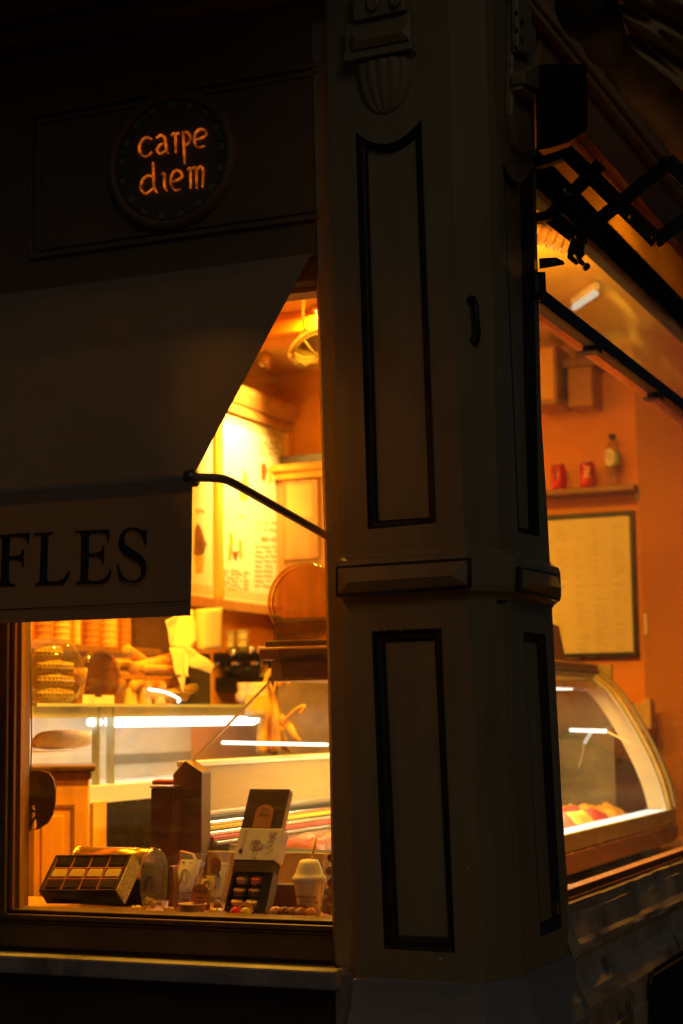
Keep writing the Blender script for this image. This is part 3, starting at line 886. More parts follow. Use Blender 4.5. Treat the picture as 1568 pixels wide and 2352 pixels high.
struct(MB().box((XW+.06, YB-.12, by(700, 1062).z), (-1.3, YB-.0012, by(700, 1040).z)).build('beam', wood_dark, bevel=.004))

# ---- added spotlight that makes the awning edge glow from behind
tk = V((-1.62, 1.15, ZC-.16)); aimp = V((Wt.x+.15, YA+.07, Fr.z+.03)); ad = (aimp-tk).normalized()
trk = thing('added_spotlight', 'small brass spotlight added to make the window awning glow', 'lamp', tk)
MB().tube([(tk.x, tk.y, ZC), tk], .008, 8).build('stem', brass, trk, smooth=True)
MB().lathe([(.02, -.05), (.03, -.03), (.036, .05)], tk, ad, 18, cap=False).build('hood', brass, trk, smooth=True, solid=.003)
lamp_spot(tk+ad*.06, aimp, 1500, 13, 1.0, col=(1, .40, .01))
tk2 = V((-.62, .22, ZC-.14)); aim2 = V((-1.62, .55, 1.22)); ad2 = (aim2-tk2).normalized()
trk = thing('added_spotlight', 'small brass spotlight added to brighten the wooden cabinet', 'lamp', tk2)  # second added spotlight, brightens the cabinet front
MB().tube([(tk2.x, tk2.y, ZC), tk2], .008, 8).build('stem', brass, trk, smooth=True)
MB().lathe([(.02, -.05), (.03, -.03), (.036, .05)], tk2, ad2, 18, cap=False).build('hood', brass, trk, smooth=True, solid=.003)
lamp_spot(tk2+ad2*.06, aim2, 330, 30, .8)

# ---- pale caged ceiling lamp
cl = PY(714, 790, 1.7)
lmp = thing('caged_lamp', 'pale caged spotlight hanging from the ceiling above the menu board', 'lamp', cl)
lamp_cream = M('lamp_cream', (.46, .33, .13), .5, var=.08)
ax = V((.55, -.25, -.8)).normalized()
mb = MB(); mb.tube([(cl.x-.02, cl.y, ZC), (cl.x-.03, cl.y, cl.z+.11), cl-ax*.05], .006, 8); mb.build('stem', lamp_cream, lmp, smooth=True)
MB().lathe([(.022, -.06), (.035, -.03), (.06, .0), (.078, .02), (.08, .03)], cl, ax, 22, cap=False).build('reflector', lamp_cream, lmp, smooth=True, solid=.004)
for k in range(7):
    a = 2*math.pi*k/7; o_ = ax.orthogonal().normalized(); b_ = ax.cross(o_)
    e = o_*math.cos(a)+b_*math.sin(a)
    MB().tube([cl+e*.08+ax*.03, cl+e*.06+ax*.06, cl+ax*.075], .004, 6).build('cage_wire', lamp_cream, lmp, smooth=True)
pr = []
o_ = ax.orthogonal().normalized(); b_ = ax.cross(o_)
MB().tube([cl+o_*.095*math.cos(t)+b_*.095*math.sin(t)+ax*.02 for t in [i*math.pi/8 for i in range(17)]], .007, 8).build('hoop', lamp_cream, lmp, smooth=True)

# ---- right side: wall boxes, shelf, cans, bottle, poster
def wallbox(name, label, cat, a, b, dep, mat, extra=None):
    t = thing(name, label, cat, (a.x, YB, b.z))
    MB().box((a.x, YB-dep, b.z), (b.x, YB-.001, a.z)).build('case', mat, t, bevel=.012)
    return t


t = wallbox('wall_speaker', 'tall pale speaker box high on the back wall', 'speaker', PY(1205, 795, YB-.28), PY(1278, 925, YB-.28), .28, M('box_paint', (.50, .24, .05), .5))
MB().box((PY(1205, 795, YB-.28).x+.012, YB-.285, PY(1278, 915, YB-.28).z), (PY(1272, 925, YB-.28).x, YB-.2805, PY(1205, 805, YB-.28).z)).build('grille', ceiling_paint, t)
t = wallbox('wall_heater', 'square orange wall box with a ledge on top, above the shelf', 'wall box', PY(1300, 838, YB-.18), PY(1362, 930, YB-.18), .18, M('box_paint2', (.46, .19, .035), .5))
a_, b_ = PY(1292, 826, YB-.2), PY(1368, 838, YB-.2)
MB().box((a_.x, YB-.21, b_.z), (b_.x, YB-.0012, a_.z)).build('ledge', wood_mid, t, bevel=.004)
MB().box((PY(1318, 838, YB-.15).x, YB-.12, b_.z+.02), (PY(1340, 838, YB-.15).x, YB-.05, PY(1318, 800, YB-.1).z+.1)).build('duct', wood_mid, t, bevel=.01)
YSf = YB-.15
shf = thing('wall_shelf', 'short wooden wall shelf holding two red cans and a bottle', 'shelf', PY(1360, 1140, YB))
sa, sb = PY(1215, 1118, YSf), PY(1466, 1118, YSf)
zsh = PY(1400, 1116, YSf).z
MB().box((sa.x, YSf-.02, zsh-.026), (corner.x-.002, YB-.001, zsh)).build('board', wood_mid, shf, bevel=.004)
MB().box((PY(1455, 1130, YSf).x, YSf+.03, zsh-.07), (PY(1460, 1130, YSf).x+.01, YB-.0015, zsh-.0265)).build('bracket', wood_dark, shf, bevel=.002)


CS = 1.10


def can(u, label, spin):
    p = PY(u, 1118, YSf+.055); p.z = zsh
    c = thing('drink_can', label, 'can', p, 'red drink cans on the shelf')
    MB().lathe([(r_*CS, z_*CS) for r_, z_ in [(.024, 0), (.031, .008), (.033, .014), (.033, .098), (.030, .106), (.0265, .112)]], p, (0, 0, 1), 28).build('body', can_red, c, smooth=True)
    MB().lathe([(r_*CS, z_*CS) for r_, z_ in [(.0265, .112), (.0275, .115), (.0255, .115), (.024, .112), (.001, .112)]], p, (0, 0, 1), 28, cap=False).build('rim', steel, c, smooth=True)
    MB().box((p.x-.006, p.y-.01, p.z+.1125*CS), (p.x+.008, p.y+.008, p.z+.115*CS)).build('ring_pull', steel, c, bevel=.001)
    mb = MB()
    for k in range(4):
        rows = []
        for z in (0, .012):
            rows.append([p+V((math.cos(t)*.0334*CS, math.sin(t)*.0334*CS, .088*CS-k*.017+z*.8+.010*math.sin((t+spin)*5+k))) for t in [(-2.1+spin*.3)+i*.12 for i in range(8)]])
        mb.grid(rows)
    mb.build('printed_swirl', M('can_dark', (.16, .012, .01), .4) if spin < .5 else M('can_pale', (.75, .5, .3), .4), c)


can(1283, 'red drink can with a dark print, nearer the pillar on the shelf', 0)
can(1349, 'red drink can with a pale print, between the other can and the bottle', 1)
p = PY(1409, 1116, YSf+.06); p.z = zsh
bt = thing('water_bottle', 'clear plastic water bottle with a pale label and dark cap on the shelf', 'bottle', p)
sc_l = lambda l: [(a_*CS, b_*CS) for a_, b_ in l]
MB().lathe(sc_l([(.028, 0), (.032, .006), (.032, .02), (.030, .024), (.032, .03), (.030, .038), (.032, .046), (.030, .054), (.032, .062), (.030, .070), (.032, .08), (.032, .15), (.030, .16), (.022, .185), (.013, .198), (.013, .212)]), p, (0, 0, 1), 24).build('body', clear_bottle, bt, smooth=True)
MB().lathe(sc_l([(.0145, .205), (.0148, .207), (.0148, .226), (.013, .228)]), p, (0, 0, 1), 20).build('cap', M('cap_dark', (.02, .018, .03), .4), bt, smooth=True)
mb = MB(); rows = []
for i in range(9):
    t = i/8; z = (.088+.075*t)*CS; hw = .95*math.sin(math.pi*(.1+.8*t))
    rows.append([p+V((math.cos(-1.85+hw*s)*.0327*CS, math.sin(-1.85+hw*s)*.0327*CS, z)) for s in [-1, -.6, -.2, .2, .6, 1]])
mb.grid(rows).build('label', white_paper, bt, smooth=True)
mb = MB(); mb.lathe(sc_l([(.0323, .092), (.0325, .15)]), p, (0, 0, 1), 24, cap=False); mb.build('label_band', M('label_grey', (.42, .42, .30), .5), bt, smooth=True)

# poster
YP = YB-.025
pos = thing('framed_poster', 'framed price table poster with a black frame on the back wall', 'poster', PY(1350, 1510, YB))
pa, pb = PY(1170, 1180, YP), PY(1455, 1172, YP); pc = PY(1455, 1508, YP)
x0_, x1_, z1_, z0_ = pa.x, pb.x, pb.z, pc.z
fw = .022
for bx in (((x0_, z0_), (x1_, z0_+fw)), ((x0_, z1_-fw), (x1_, z1_)), ((x0_, z0_+fw+.0005), (x0_+fw, z1_-fw-.0005)), ((x1_-fw, z0_+fw+.0005), (x1_, z1_-fw-.0005))):
    MB().box((bx[0][0], YP-.012, bx[0][1]), (bx[1][0], YB-.001, bx[1][1])).build('frame_rail', M('frame_black', (.018, .014, .010), .35), pos, bevel=.003)
sheet = MB().box((x0_+fw-.002, YP, z0_+fw-.002), (x1_-fw+.002, YP+.01, z1_-fw+.002)).build('sheet', poster_paper, pos)
mb = MB(); random.seed(5)
W, H = x1_-x0_-2*fw, z1_-z0_-2*fw
for half in (0, 1):
    zt = z1_-fw-.03-half*H*.5
    for colx in range(6):
        cx0 = x0_+fw+W*(.03+colx*.163); wd = W*random.choice((.05, .09, .12))
        for k in range(17):
            zz = zt-.012-k*H*.4/17
            if random.random() < .25: continue
            mb.box((cx0, YP-.0006, zz), (cx0+wd*random.uniform(.4, 1), YP, zz+H*.008))
    zz = z0_+fw+H*(.49 if half == 0 else .02)
    for k in range(6):
        cx0 = x0_+fw+W*(.03+.163*k); mb.box((cx0, YP-.0006, zz), (cx0+W*.09, YP, zz+H*.012))
mb.build('printed_rows', print_faint, sheet, kind='stuff')
# light switch strip on the pier corner
q0, q1 = PY(1479, 1410, YB-.12), PY(1487, 1458, YB-.12)
tag(MB().box((q0.x, YB-.128, q1.z), (q1.x, YB-.1205, q0.z)).build('wall_plate', cream, bevel=.002), 'narrow cream plate on the wall beside the framed poster', 'wall plate')

# ================================================================== ICE CREAM CASE
Y0, Y1 = .46, 2.75
gc = thing('ice_cream_case', 'curved glass ice cream display case with a wooden top along the side window', 'display case', (-.5, 1.35, .1))
nb_, nt_ = PY(440, 1752, Y0), PY(622, 1530, Y0)            # staff side slanted edge
fx = [PY(u, v, Y1) for u, v in ((1371, 1553), (1409, 1585), (1446, 1636), (1481, 1696), (1509, 1753), (1528, 1804), (1541, 1857))]
curve = smoothline([(p.x, 0, p.z) for p in fx], 4)
ztop = fx[0].z
zlow = fx[-1].z; xlow = fx[-1].x
ztub = PY(600, 1957, Y0).z
topx0, topx1 = nt_.x, fx[0].x
nz_ = nt_.z
# top board and canopy
tb = MB(); tb.box((topx0-.03, Y0-.02, ztop+.012), (topx1+.0, Y1+.02, ztop+.050)); tb.build('top_board', wood_mid, gc, bevel=.008)
MB().box((topx0-.01, Y0+.04, ztop+.051), (topx1-.06, Y1-.04, ztop+.072)).build('top_lid', wood_dark, gc, bevel=.004)
MB().box((topx0, Y0, ztop-.05), (topx1-.001, Y1, ztop+.011)).build('light_canopy', M('canopy_paint', (.45, .30, .11), .4), gc, bevel=.004)
# end panels
side = [V((nb_.x, 0, nb_.z)), V((topx0, 0, ztop-.05)), V((topx1, 0, ztop-.05))]+curve+[V((xlow, 0, ztub)), V((nb_.x, 0, ztub))]
for y, mt in ((Y0, case_glass),):
    MB().prism([p+V((0, y, 0)) for p in side], (0, .006, 0)).build('end_glass', mt, gc)
e_in = curve; e_out = [p+V((-.085, 0, -.03)) for p in curve]
far = MB(); far.prism([p+V((0, Y1-.012, 0)) for p in e_in+list(reversed(e_out))], (0, .02, 0))
far.build('end_panel', cream, gc)
MB().prism([p+V((0, Y1, 0)) for p in side], (0, .008, 0)).build('end_glass', case_glass, gc)
# far end trim bands that follow the curve
for off, wd, mt, yy in ((.004, .012, M('trim_gold', (.55, .38, .10), .45, metal=.3), Y1-.03), (.022, .014, M('trim_olive', (.25, .19, .06), .4), Y1-.02), (-.012, .010, cream, Y1-.035)):
    ribbon_pts = [p+V((off, yy, off*.4)) for p in curve]
    mb = MB(); ribbon(mb, ribbon_pts, wd, (0, -1, 0), .02); mb.build('end_trim', mt, gc)
# curved front glass
MB().grid([[p+V((.002, Y0+.005, 0)), p+V((.002, Y1-.04, 0))] for p in curve]).build('front_glass', case_glass, gc, smooth=True)
MB().bar((nb_.x, Y0-.001, nb_.z), (nt_.x, Y0-.001, ztop-.05), .006, .009, (0, 1, 0)).build('glass_edge', M('edge_bright', (.80, .72, .50), .2, trans=.4), gc)
# front ledge, rails and body
MB().box((xlow-.10, Y0, zlow-.035), (xlow-.001, Y1-.03, zlow-.01)).build('front_ledge', white_metal, gc, bevel=.003)
MB().box((xlow+.001, Y0, zlow-.058), (xlow+.016, Y1+.01, zlow-.001)).build('front_rail', M('rail_olive', (.55, .48, .12), .35), gc, bevel=.004)
MB().box((xlow-.003, Y0, zlow-.065), (xlow+.02, Y1+.01, zlow-.0585)).build('rail_bead', brass, gc, bevel=.002)
MB().box((nb_.x, Y0+.001, zlow-.120), (xlow+.022, Y1+.01, zlow-.0655)).build('front_band', wood_mid, gc, bevel=.004)
zsl = PX(1306, 2047, XR).z-.052
xsl = PZ(1330, 1992, zsl).x
MB().box((nb_.x+.01, Y0+.01, .1), (xsl, Y1, zlow-.131)).build('body', wood_mid, gc, bevel=.004)
MB().box((xlow-.10, Y0+.02, zlow-.130), (xlow+.012, Y1, zlow-.1205)).build('band_lip', wood_dark, gc, bevel=.003)
tag(MB().box((xsl+.001, lerp(RE_T, 1.2)-.05, zsl-.03), (XR-.037, YB-.13, zsl)).build('inner_sill', M('marble_sill', (.50, .24, .06), .3, var=.6, scale=3.5, stretch=(1.5, .6, 1), bump=.03), bevel=.003), 'orange brown veined marble sill inside the side window', 'sill')
MB().box((nb_.x, Y0-.012, .75), (xlow-.02, Y0-.0005, ztub)).build('end_body', M('end_body', (.70, .55, .18), .4), gc, bevel=.003)
# staff side: white ledge and back panel
MB().box((nb_.x-.05, Y0, nb_.z-.014), (nb_.x+.012, Y1, nb_.z+.004)).build('back_ledge', white_metal, gc, bevel=.003)
MB().box((nb_.x-.01, Y0+.007, ztub-.05), (nb_.x+.006, Y1-.002, nb_.z-.0145)).build('back_panel', M('panel_tan', (.42, .31, .14), .35, var=.12, scale=3), gc)
post = [PY(397, 1779, Y0-.05), PY(425, 1747, Y0-.05), PY(464, 1774, Y0-.05), PY(462, 2070, Y0-.05), PY(394, 2070, Y0-.05)]
MB().prism(post, (0, .06, 0)).build('corner_post', M('post_wood', (.20, .105, .03), .5, var=.2, scale=6, stretch=(5, 5, .6)), gc, bevel=.004)
tq = PY(1308, 1677, 2.0), PY(1392, 1680, 2.0), PY(1448, 1708, 2.0)
MB().tube([tq[0], tq[1]], .007, 10).build('led_tube', soft_glow, gc, smooth=True)
MB().tube([tq[1], tq[2]], .004, 6).build('tube_bracket', cream, gc)
# lamps of the case
led = MB(); led.tube([PX(512, 1706, nb_.x+.10), PX(752, 1711, nb_.x+.10)], .006, 8); led.build('led_tube', soft_glow, gc)
MB().box((topx1-.13, Y0+.1, ztop-.057), (topx1-.07, Y1-.12, ztop-.0505)).build('led_strip', soft_glow, gc)
MB().box((xlow-.085, Y0+.03, zlow-.009), (xlow-.006, Y1-.06, zlow-.003)).build('ledge_glare', EMIT('glare_front', (1, .92, .74), 2.6), gc)  # glare on the white ledge put in as a glowing strip
la = bpy.data.lights.new('case_glow', 'AREA'); la.shape = 'RECTANGLE'; la.size = .06; la.size_y = 1.5; la.energy = 30; la.color = (1, .76, .34)
lo = bpy.data.objects.new('case_glow', la); COL.objects.link(lo); lo.location = (topx1-.1, (Y0+Y1)/2, ztop-.065)
MB().box((nb_.x+.008, Y0+.01, zlow-.135), (xlow-.102, Y1-.005, zlow-.125)).build('well_floor', steel, gc)
zs1 = PX(470, 1866, nb_.x+.01).z
for k in range(7):                                                             # stepped rails behind the tubs; reflections of the tubs put into their colours
    zz = zs1-(zs1-ztub-.012)*k/7; xx = nb_.x+.008+.012*k
    MB().box((nb_.x+.0065, Y0+.012, zz-(zs1-ztub)*.105), (xx, Y1-.01, zz)).build('rear_rail', (steel, black_paint, chrome, yellow_mat, chrome, red_plastic, steel)[k], gc, bevel=.002)
# tubs of ice cream: each tub lifts out
tub_cols = [('raspberry red', (.62, .07, .05)), ('lemon yellow', (.80, .62, .12)), ('pistachio green', (.38, .42, .10)), ('strawberry pink', (.75, .26, .20)), ('chocolate brown', (.12, .045, .018)), ('vanilla cream', (.80, .70, .42)), ('mango orange', (.82, .36, .03)), ('hazelnut tan', (.45, .25, .10)), ('cherry red', (.50, .02, .02)), ('coconut white', (.82, .80, .72))]
NR, NC = 9, 2
xa0, xa1 = nb_.x+.10, xlow-.115
zt_l, zt_r = ztub+.012, zlow-.025
tz = lambda x: zt_l+(zt_r-zt_l)*(x-xa0)/(xa1-xa0)
k = 0
for c in range(NC):
    for r_ in range(NR):
        wx = (xa1-xa0)/NC; wy = (Y1-Y0-.06)/NR
        cx0, cy0 = xa0+c*wx+.006, Y0+.03+r_*wy+.006
        cx1, cy1 = cx0+wx-.012, cy0+wy-.012
        nm, cc = tub_cols[(k*3+c) % 10] if c == 0 else tub_cols[(0, 1, 6, 0, 1, 3, 1, 0, 6)[r_]]; k += 1
        where = ('staff side' if c == 0 else 'window side', ('nearest the front window', 'second from the front window', 'third from the front window', 'fourth from the front window', 'in the middle of the row', 'fourth from the far end', 'third from the far end', 'second from the far end', 'at the far end')[r_])
        tb_ = thing('ice_cream_tub', f'{nm} ice cream in a steel tub, {where[0]}, {where[1]}', 'tub', ((cx0+cx1)/2, (cy0+cy1)/2, ztub-.047), 'ice cream tubs in the display case')
        mb = MB()
        for (p0, p1) in (((cx0, cy0), (cx1, cy0+.004)), ((cx0, cy1-.004), (cx1, cy1)), ((cx0, cy0+.0045), (cx0+.004, cy1-.0045)), ((cx1-.004, cy0+.0045), (cx1, cy1-.0045))):
            mb.prism([(p0[0], p0[1], tz(p0[0])-.09), (p1[0], p0[1], tz(p1[0])-.09), (p1[0], p0[1], tz(p1[0])+.004), (p0[0], p0[1], tz(p0[0])+.004)], (0, p1[1]-p0[1], 0))
        mb.build('tray', steel, tb_)
        rows = []; ph = random.uniform(0, 6); hh = random.uniform(.06, .085) if c == 1 else random.uniform(.02, .05)
        for i in range(19):
            t = i/18; row = []
            for j in range(19):
                s = j/18; e = min(1, 5*min(t, 1-t))*min(1, 5*min(s, 1-s))
                px_, py_ = cx0+.005+(cx1-cx0-.01)*s, cy0+.005+(cy1-cy0-.01)*t
                nz_v = noise.noise(V((px_*16, py_*16, ph)))*.5+abs(noise.noise(V((px_*38, py_*38, ph))))*.5+noise.noise(V((px_*85, py_*85, ph)))*.22
                row.append((px_, py_, tz(px_)-.03+e*(hh*.75+.055*nz_v)))
            rows.append(row)
        MB().grid(rows).build('ice_cream', M('ice_'+nm.replace(' ', '_'), cc, .5, var=.3, scale=25, bump=.4, bscale=60), tb_, smooth=True)
# far counter with a torn paper bag, behind the case
cnt = PY(1470, 1680, YB-.3)
tag(MB().box((-.62, Y1+.12, .1), (corner.x-.004, YB-.13, cnt.z)).build('back_counter', wood_dark, bevel=.006), 'low dark counter in the corner behind the ice cream case', 'counter')
bp = [(1446, 1612), (1452, 1622), (1460, 1614), (1468, 1622), (1478, 1606), (1490, 1604), (1494, 1616), (1495, 1676), (1450, 1676)]
tag(MB().prism([PY(u, v, YB-.28) for u, v in bp], (0, .08, 0)).build('paper_bag', M('bag_paper', (.60, .38, .17), .8, var=.15, scale=14, bump=.6, bscale=25), bevel=.006), 'crumpled open paper bag on the low counter in the corner', 'bag')

# round amber sign on the case top
ds = PY(700, 1383, Y0+.05); rd = abs(PY(700, 1280, Y0+.05).z-ds.z)
rdx = abs(PY(618, 1383, Y0+.05).x-ds.x)
dsg = thing('amber_disc', 'round smoky amber disc standing on a dark bar on the case top', 'disc sign', (ds.x, ds.y, ztop+.095))
MB().lathe([(rdx*.90, -.004), (rdx*.90, .004)], ds, (0, 1, 0), 48).build('plate', amber_plastic, dsg)
MB().lathe([(rdx*.90, -.012), (rdx*1.0, -.010), (rdx*1.0, .010), (rdx*.90, .012)], ds, (0, 1, 0), 48, cap=False).build('rim', amber_plastic, dsg, smooth=True)
a_, b_ = PY(634, 1430, Y0+.05), PY(765, 1473, Y0+.05)
MB().box((a_.x, ds.y-.018, b_.z), (b_.x, ds.y+.018, a_.z)).build('stand', amber_plastic, dsg)
a_, b_ = PY(626, 1474, Y0+.05), PY(770, 1489, Y0+.05)
MB().box((a_.x, ds.y-.05, b_.z), (b_.x+.03, ds.y+.12, a_.z)).build('foot_bar', wood_dark, dsg, bevel=.004)
q = [PY(640, 1490, Y0-.03), PY(770, 1490, Y0-.03), PY(770, 1557, Y0-.03), PY(650, 1556, Y0-.03)]
tag(MB().prism(q, (0, .008, 0)).build('hanging_board', amber_plastic), 'brown hanging board below the amber disc at the front of the case', 'board')
# matching holder on the window side of the case top, just clear of the pillar
tag(MB().prism([PX(u, v, topx1-.05) for u, v in ((1268, 1432), (1283, 1438), (1300, 1520), (1262, 1520))], (-.03, 0, 0)).build('menu_holder', wood_mid, bevel=.003), 'brown wedge shaped holder on the case top in front of the poster', 'holder')

# ================================================================== PASTRY CASE on the left
XPC = -1.82
pcz = lambda u, v: PX(u, v, XPC).z
yA, yBn = .74, PX(621, 1650, XPC).y
zt0 = pcz(400, 1622); zl = pcz(400, 1657); zbo = pcz(400, 1790); zbase = pcz(400, 1830)
pc_ = thing('pastry_case', 'low glass pastry case lit by a white tube along the wall counter', 'display case', (XPC-.2, .9, zbase))
MB().box((XPC, yA, zbo), (XPC+.006, yBn, zt0-.001)).build('front_glass', case_glass, pc_)
MB().box((XW+.08, yA, zt0), (XPC+.012, yBn, zt0+.006)).build('glass_shelf', case_glass, pc_)
MB().box((XPC+.001, yA, zt0-.004), (XPC+.013, yBn, zt0+.0065)).build('glass_edge', case_edge, pc_)
MB().box((XW+.08, yBn-.006, zbo), (XPC-.001, yBn, zt0-.001)).build('end_glass', case_glass, pc_)
for uu in (229, 262): 
    yy = PX(uu, 1700, XPC).y
    MB().box((XPC-.03, yy-.004, zbo), (XPC-.001, yy+.006, zt0-.002)).build('divider', case_edge, pc_)
yL0, yL1 = PX(250, 1657, XPC-.03).y, PX(582, 1657, XPC-.03).y
MB().tube([(XPC-.03, yL0, zl), (XPC-.03, yL1, zl)], .019, 12).build('led_tube', led_white, pc_, smooth=True)
MB().tube([(XPC-.03, PX(597, 1657, XPC-.03).y, zl), (XPC-.03, PX(623, 1657, XPC-.03).y, zl)], .012, 12).build('led_end', led_white, pc_, smooth=True)
MB().tube([(XPC-.03, PX(207, 1657, XPC-.03).y, zl), (XPC-.03, PX(228, 1657, XPC-.03).y, zl)], .014, 12).build('led_end', led_white, pc_, smooth=True)
MB().box((XPC-.06, yA, zl+.016), (XPC-.005, yBn-.01, zt0-.002)).build('lamp_rail', white_metal, pc_)
MB().box((XW+.10, yA, zbo), (XW+.12, yBn-.01, zt0-.01)).build('back_panel', M('back_white', (.50, .45, .36), .35, var=.12, scale=3), pc_)
MB().box((XW+.1201, PX(262, 1720, XW+.12).y, zbo+.05), (XW+.125, yBn-.02, zbo+.09)).build('back_band', M('band_grey', (.20, .17, .11), .4), pc_)
MB().box((XW+.08, yA, zbase), (XPC+.02, yBn+.02, zbo-.001)).build('base_rail', white_metal, pc_, bevel=.004)
pw = bpy.data.lights.new('tube_glow', 'AREA'); pw.shape = 'RECTANGLE'; pw.size = .04; pw.size_y = yL1-yL0; pw.energy = 1.9; pw.color = (1, .92, .78)
po = bpy.data.objects.new('tube_glow', pw); COL.objects.link(po); po.location = (XPC-.06, (yL0+yL1)/2, zl-.02); po.rotation_euler = (0, R(25), 0)
# counter under it
ctr = thing('wall_counter', 'long counter with a dark fridge front under the pastry case', 'counter', (XW+.3, .9, .1))
MB().box((XW+.02, yA-.05, .1), (XPC+.01, YB-.3, zbase-.002)).build('carcass', wood_dark, ctr, bevel=.004)
yf0, yf1 = PX(236, 1900, XPC+.012).y, PX(345, 1900, XPC+.012).y
MB().box((XPC+.0105, yf0, .3), (XPC+.022, yf1+.3, PX(300, 1838, XPC+.012).z)).build('fridge_door', M('fridge_black', (.02, .018, .017), .25, var=.3), ctr, bevel=.002)
MB().box((XPC+.0105, PX(205, 1900, XPC+.012).y, .3), (XPC+.03, yf0-.002, PX(300, 1834, XPC+.012).z)).build('stile', wood_light, ctr, bevel=.003)
# loaf in the top slot of the case
mb = MB(); lp = PX(150, 1662, XPC-.12)
mb.lathe([(.01, -.2), (.035, -.17), (.042, -.08), (.040, .08), (.034, .16), (.01, .19)], (lp.x, lp.y, zbo+.16), (0, 1, 0), 14, squash=(1, .6), wob=.12)
tag(mb.build('loaf', bread, smooth=True), 'golden loaf lying inside the pastry case under the glass shelf', 'bread')
tag(MB().box((XW+.13, yA+.02, zbo+.118), (XPC-.06, PX(222, 1669, XPC).y, zbo+.121)).build('inner_shelf', cream), 'cream shelf plate inside the pastry case under the loaf', 'shelf')

# stacks of paper cups on the wall shelf
zsf = PX(200, 1486, XW+.14).z
shf2 = tag(MB().box((XW+.002, .75, zsf-.03), (XW+.24, PX(372, 1490, XW+.24).y, zsf)).build('cup_shelf', wood_mid, bevel=.004), 'brown wooden shelf of paper cup stacks above the pastry case', 'shelf')
cup_cream = M('cup_cream', (.80, .58, .24), .55, var=.12, scale=12)
cup_brown = M('cup_brown', (.50, .24, .07), .55, var=.12, scale=12)
stacks = [(77, 119, cup_brown, 'striped brown', 'nearest the window post'), (121, 162, cup_cream, 'cream', 'second from the window post'), (165, 186, cup_cream, 'slim cream', 'third from the window post'), (191, 228, cup_brown, 'plain brown', 'fourth from the window post'), (232, 268, cup_cream, 'pale cream', 'fifth from the window post'), (272, 301, cup_brown, 'short brown', 'beside the dark wall panel')]
for u0, u1, mt, nm, wh in stacks:
    a_, b_ = PX(u0, 1460, XW+.14), PX(u1, 1460, XW+.14)
    r_ = min(.062, (b_-a_).length*.43*.62); c_ = (a_+b_)/2
    n = 12 if 'short' not in nm else 5; prof = []
    z = 0
    for k in range(n):
        prof += [(r_*.92, z), (r_*.97, z+.018), (r_*1.04, z+.019), (r_*1.04, z+.023), (r_*.94, z+.024)]; z += .025
    s_ = thing('cup_stack', f'{nm} stack of paper cups, {wh}', 'cup stack', (c_.x, c_.y, zsf), 'cup stacks on the wall shelf')
    MB().lathe(prof, (c_.x, c_.y, zsf+.001), (0, 0, 1), 20).build('cups', mt, s_, smooth=False)
# dark panel behind the shelf end
struct(MB().box((XW+.001, PX(298, 1450, XW).y, zsf+.01), (XW+.03, PX(385, 1450, XW).y, zsf+.5)).build('wall_panel', wood_dark, bevel=.003))

# glass canisters and rolls standing on the glass shelf
zg = zt0+.007


def roll(p, q, r, mat, parent=None, name='wafer_roll'):
    p, q = V(p), V(q); ax = q-p; L = ax.length
    return MB().lathe([(r*.5, 0), (r, .004), (r*.96, L*.3), (r*1.02, L*.6), (r*.97, L-.004), (r*.5, L)], p, ax, 14, squash=(1, .85)).build(name, mat, parent, smooth=True)


XS = XPC-.10
c0 = PX(112, 1560, XS)
jar = thing('glass_canister', 'rounded glass canister filled with waffle cookies, beside the hanging cord', 'jar', (c0.x, c0.y, zg))
MB().lathe([(.07, 0), (.10, .02), (.125, .08), (.12, .15), (.09, .20), (.05, .225)], (c0.x, c0.y, zg+.001), (0, 0, 1), 32, cap=True).build('jar_glass', clear_bottle, jar, smooth=True)
for k in range(7):
    zz = zg+.03+(k//2)*.048; yy = c0.y-.05+(k % 2)*.075
    MB().lathe([(.01, -.05), (.024, -.045), (.026, 0), (.024, .045), (.01, .05)], (c0.x+.03, yy, zz), (.5, 1, .12*(-1)**k), 12, squash=(1, .8), wob=.1).build('waffle_cookie', waffle, jar, smooth=True)
c1 = PX(230, 1556, XS); r1 = abs(PX(230, 1494, XS).z-c1.z)
dsc = thing('amber_disc', 'round amber glass disc with price cards at its foot on the glass shelf', 'disc sign', (c1.x, c1.y, zg))
axd = V((1, -.25, 0)).normalized()
MB().lathe([(r1*.9, -.005), (r1*.9, .005)], c1, axd, 40).build('plate', amber_plastic, dsc)
MB().lathe([(r1*.9, -.01), (r1, -.008), (r1, .008), (r1*.9, .01)], c1, axd, 40, cap=False).build('rim', amber_plastic, dsc, smooth=True)
MB().box((c1.x-.02, c1.y-.05, zg), (c1.x+.02, c1.y+.05, c1.z-r1*.86)).build('stand', amber_plastic, dsc)
for k, (uu, vv) in enumerate(((203, 1612), (222, 1608), (248, 1612))):
    p = PX(uu, vv, XS+.06)
    tag(MB().box((p.x-.001, p.y-.040, zg), (p.x+.002, p.y+.040, zg+.032-.008*(k % 2))).build('price_card', white_paper), 'small white price card, ' + ('nearest the canister', 'middle one at the foot of the amber disc', 'nearest the wafer rolls')[k], 'card', 'price cards at the amber disc')
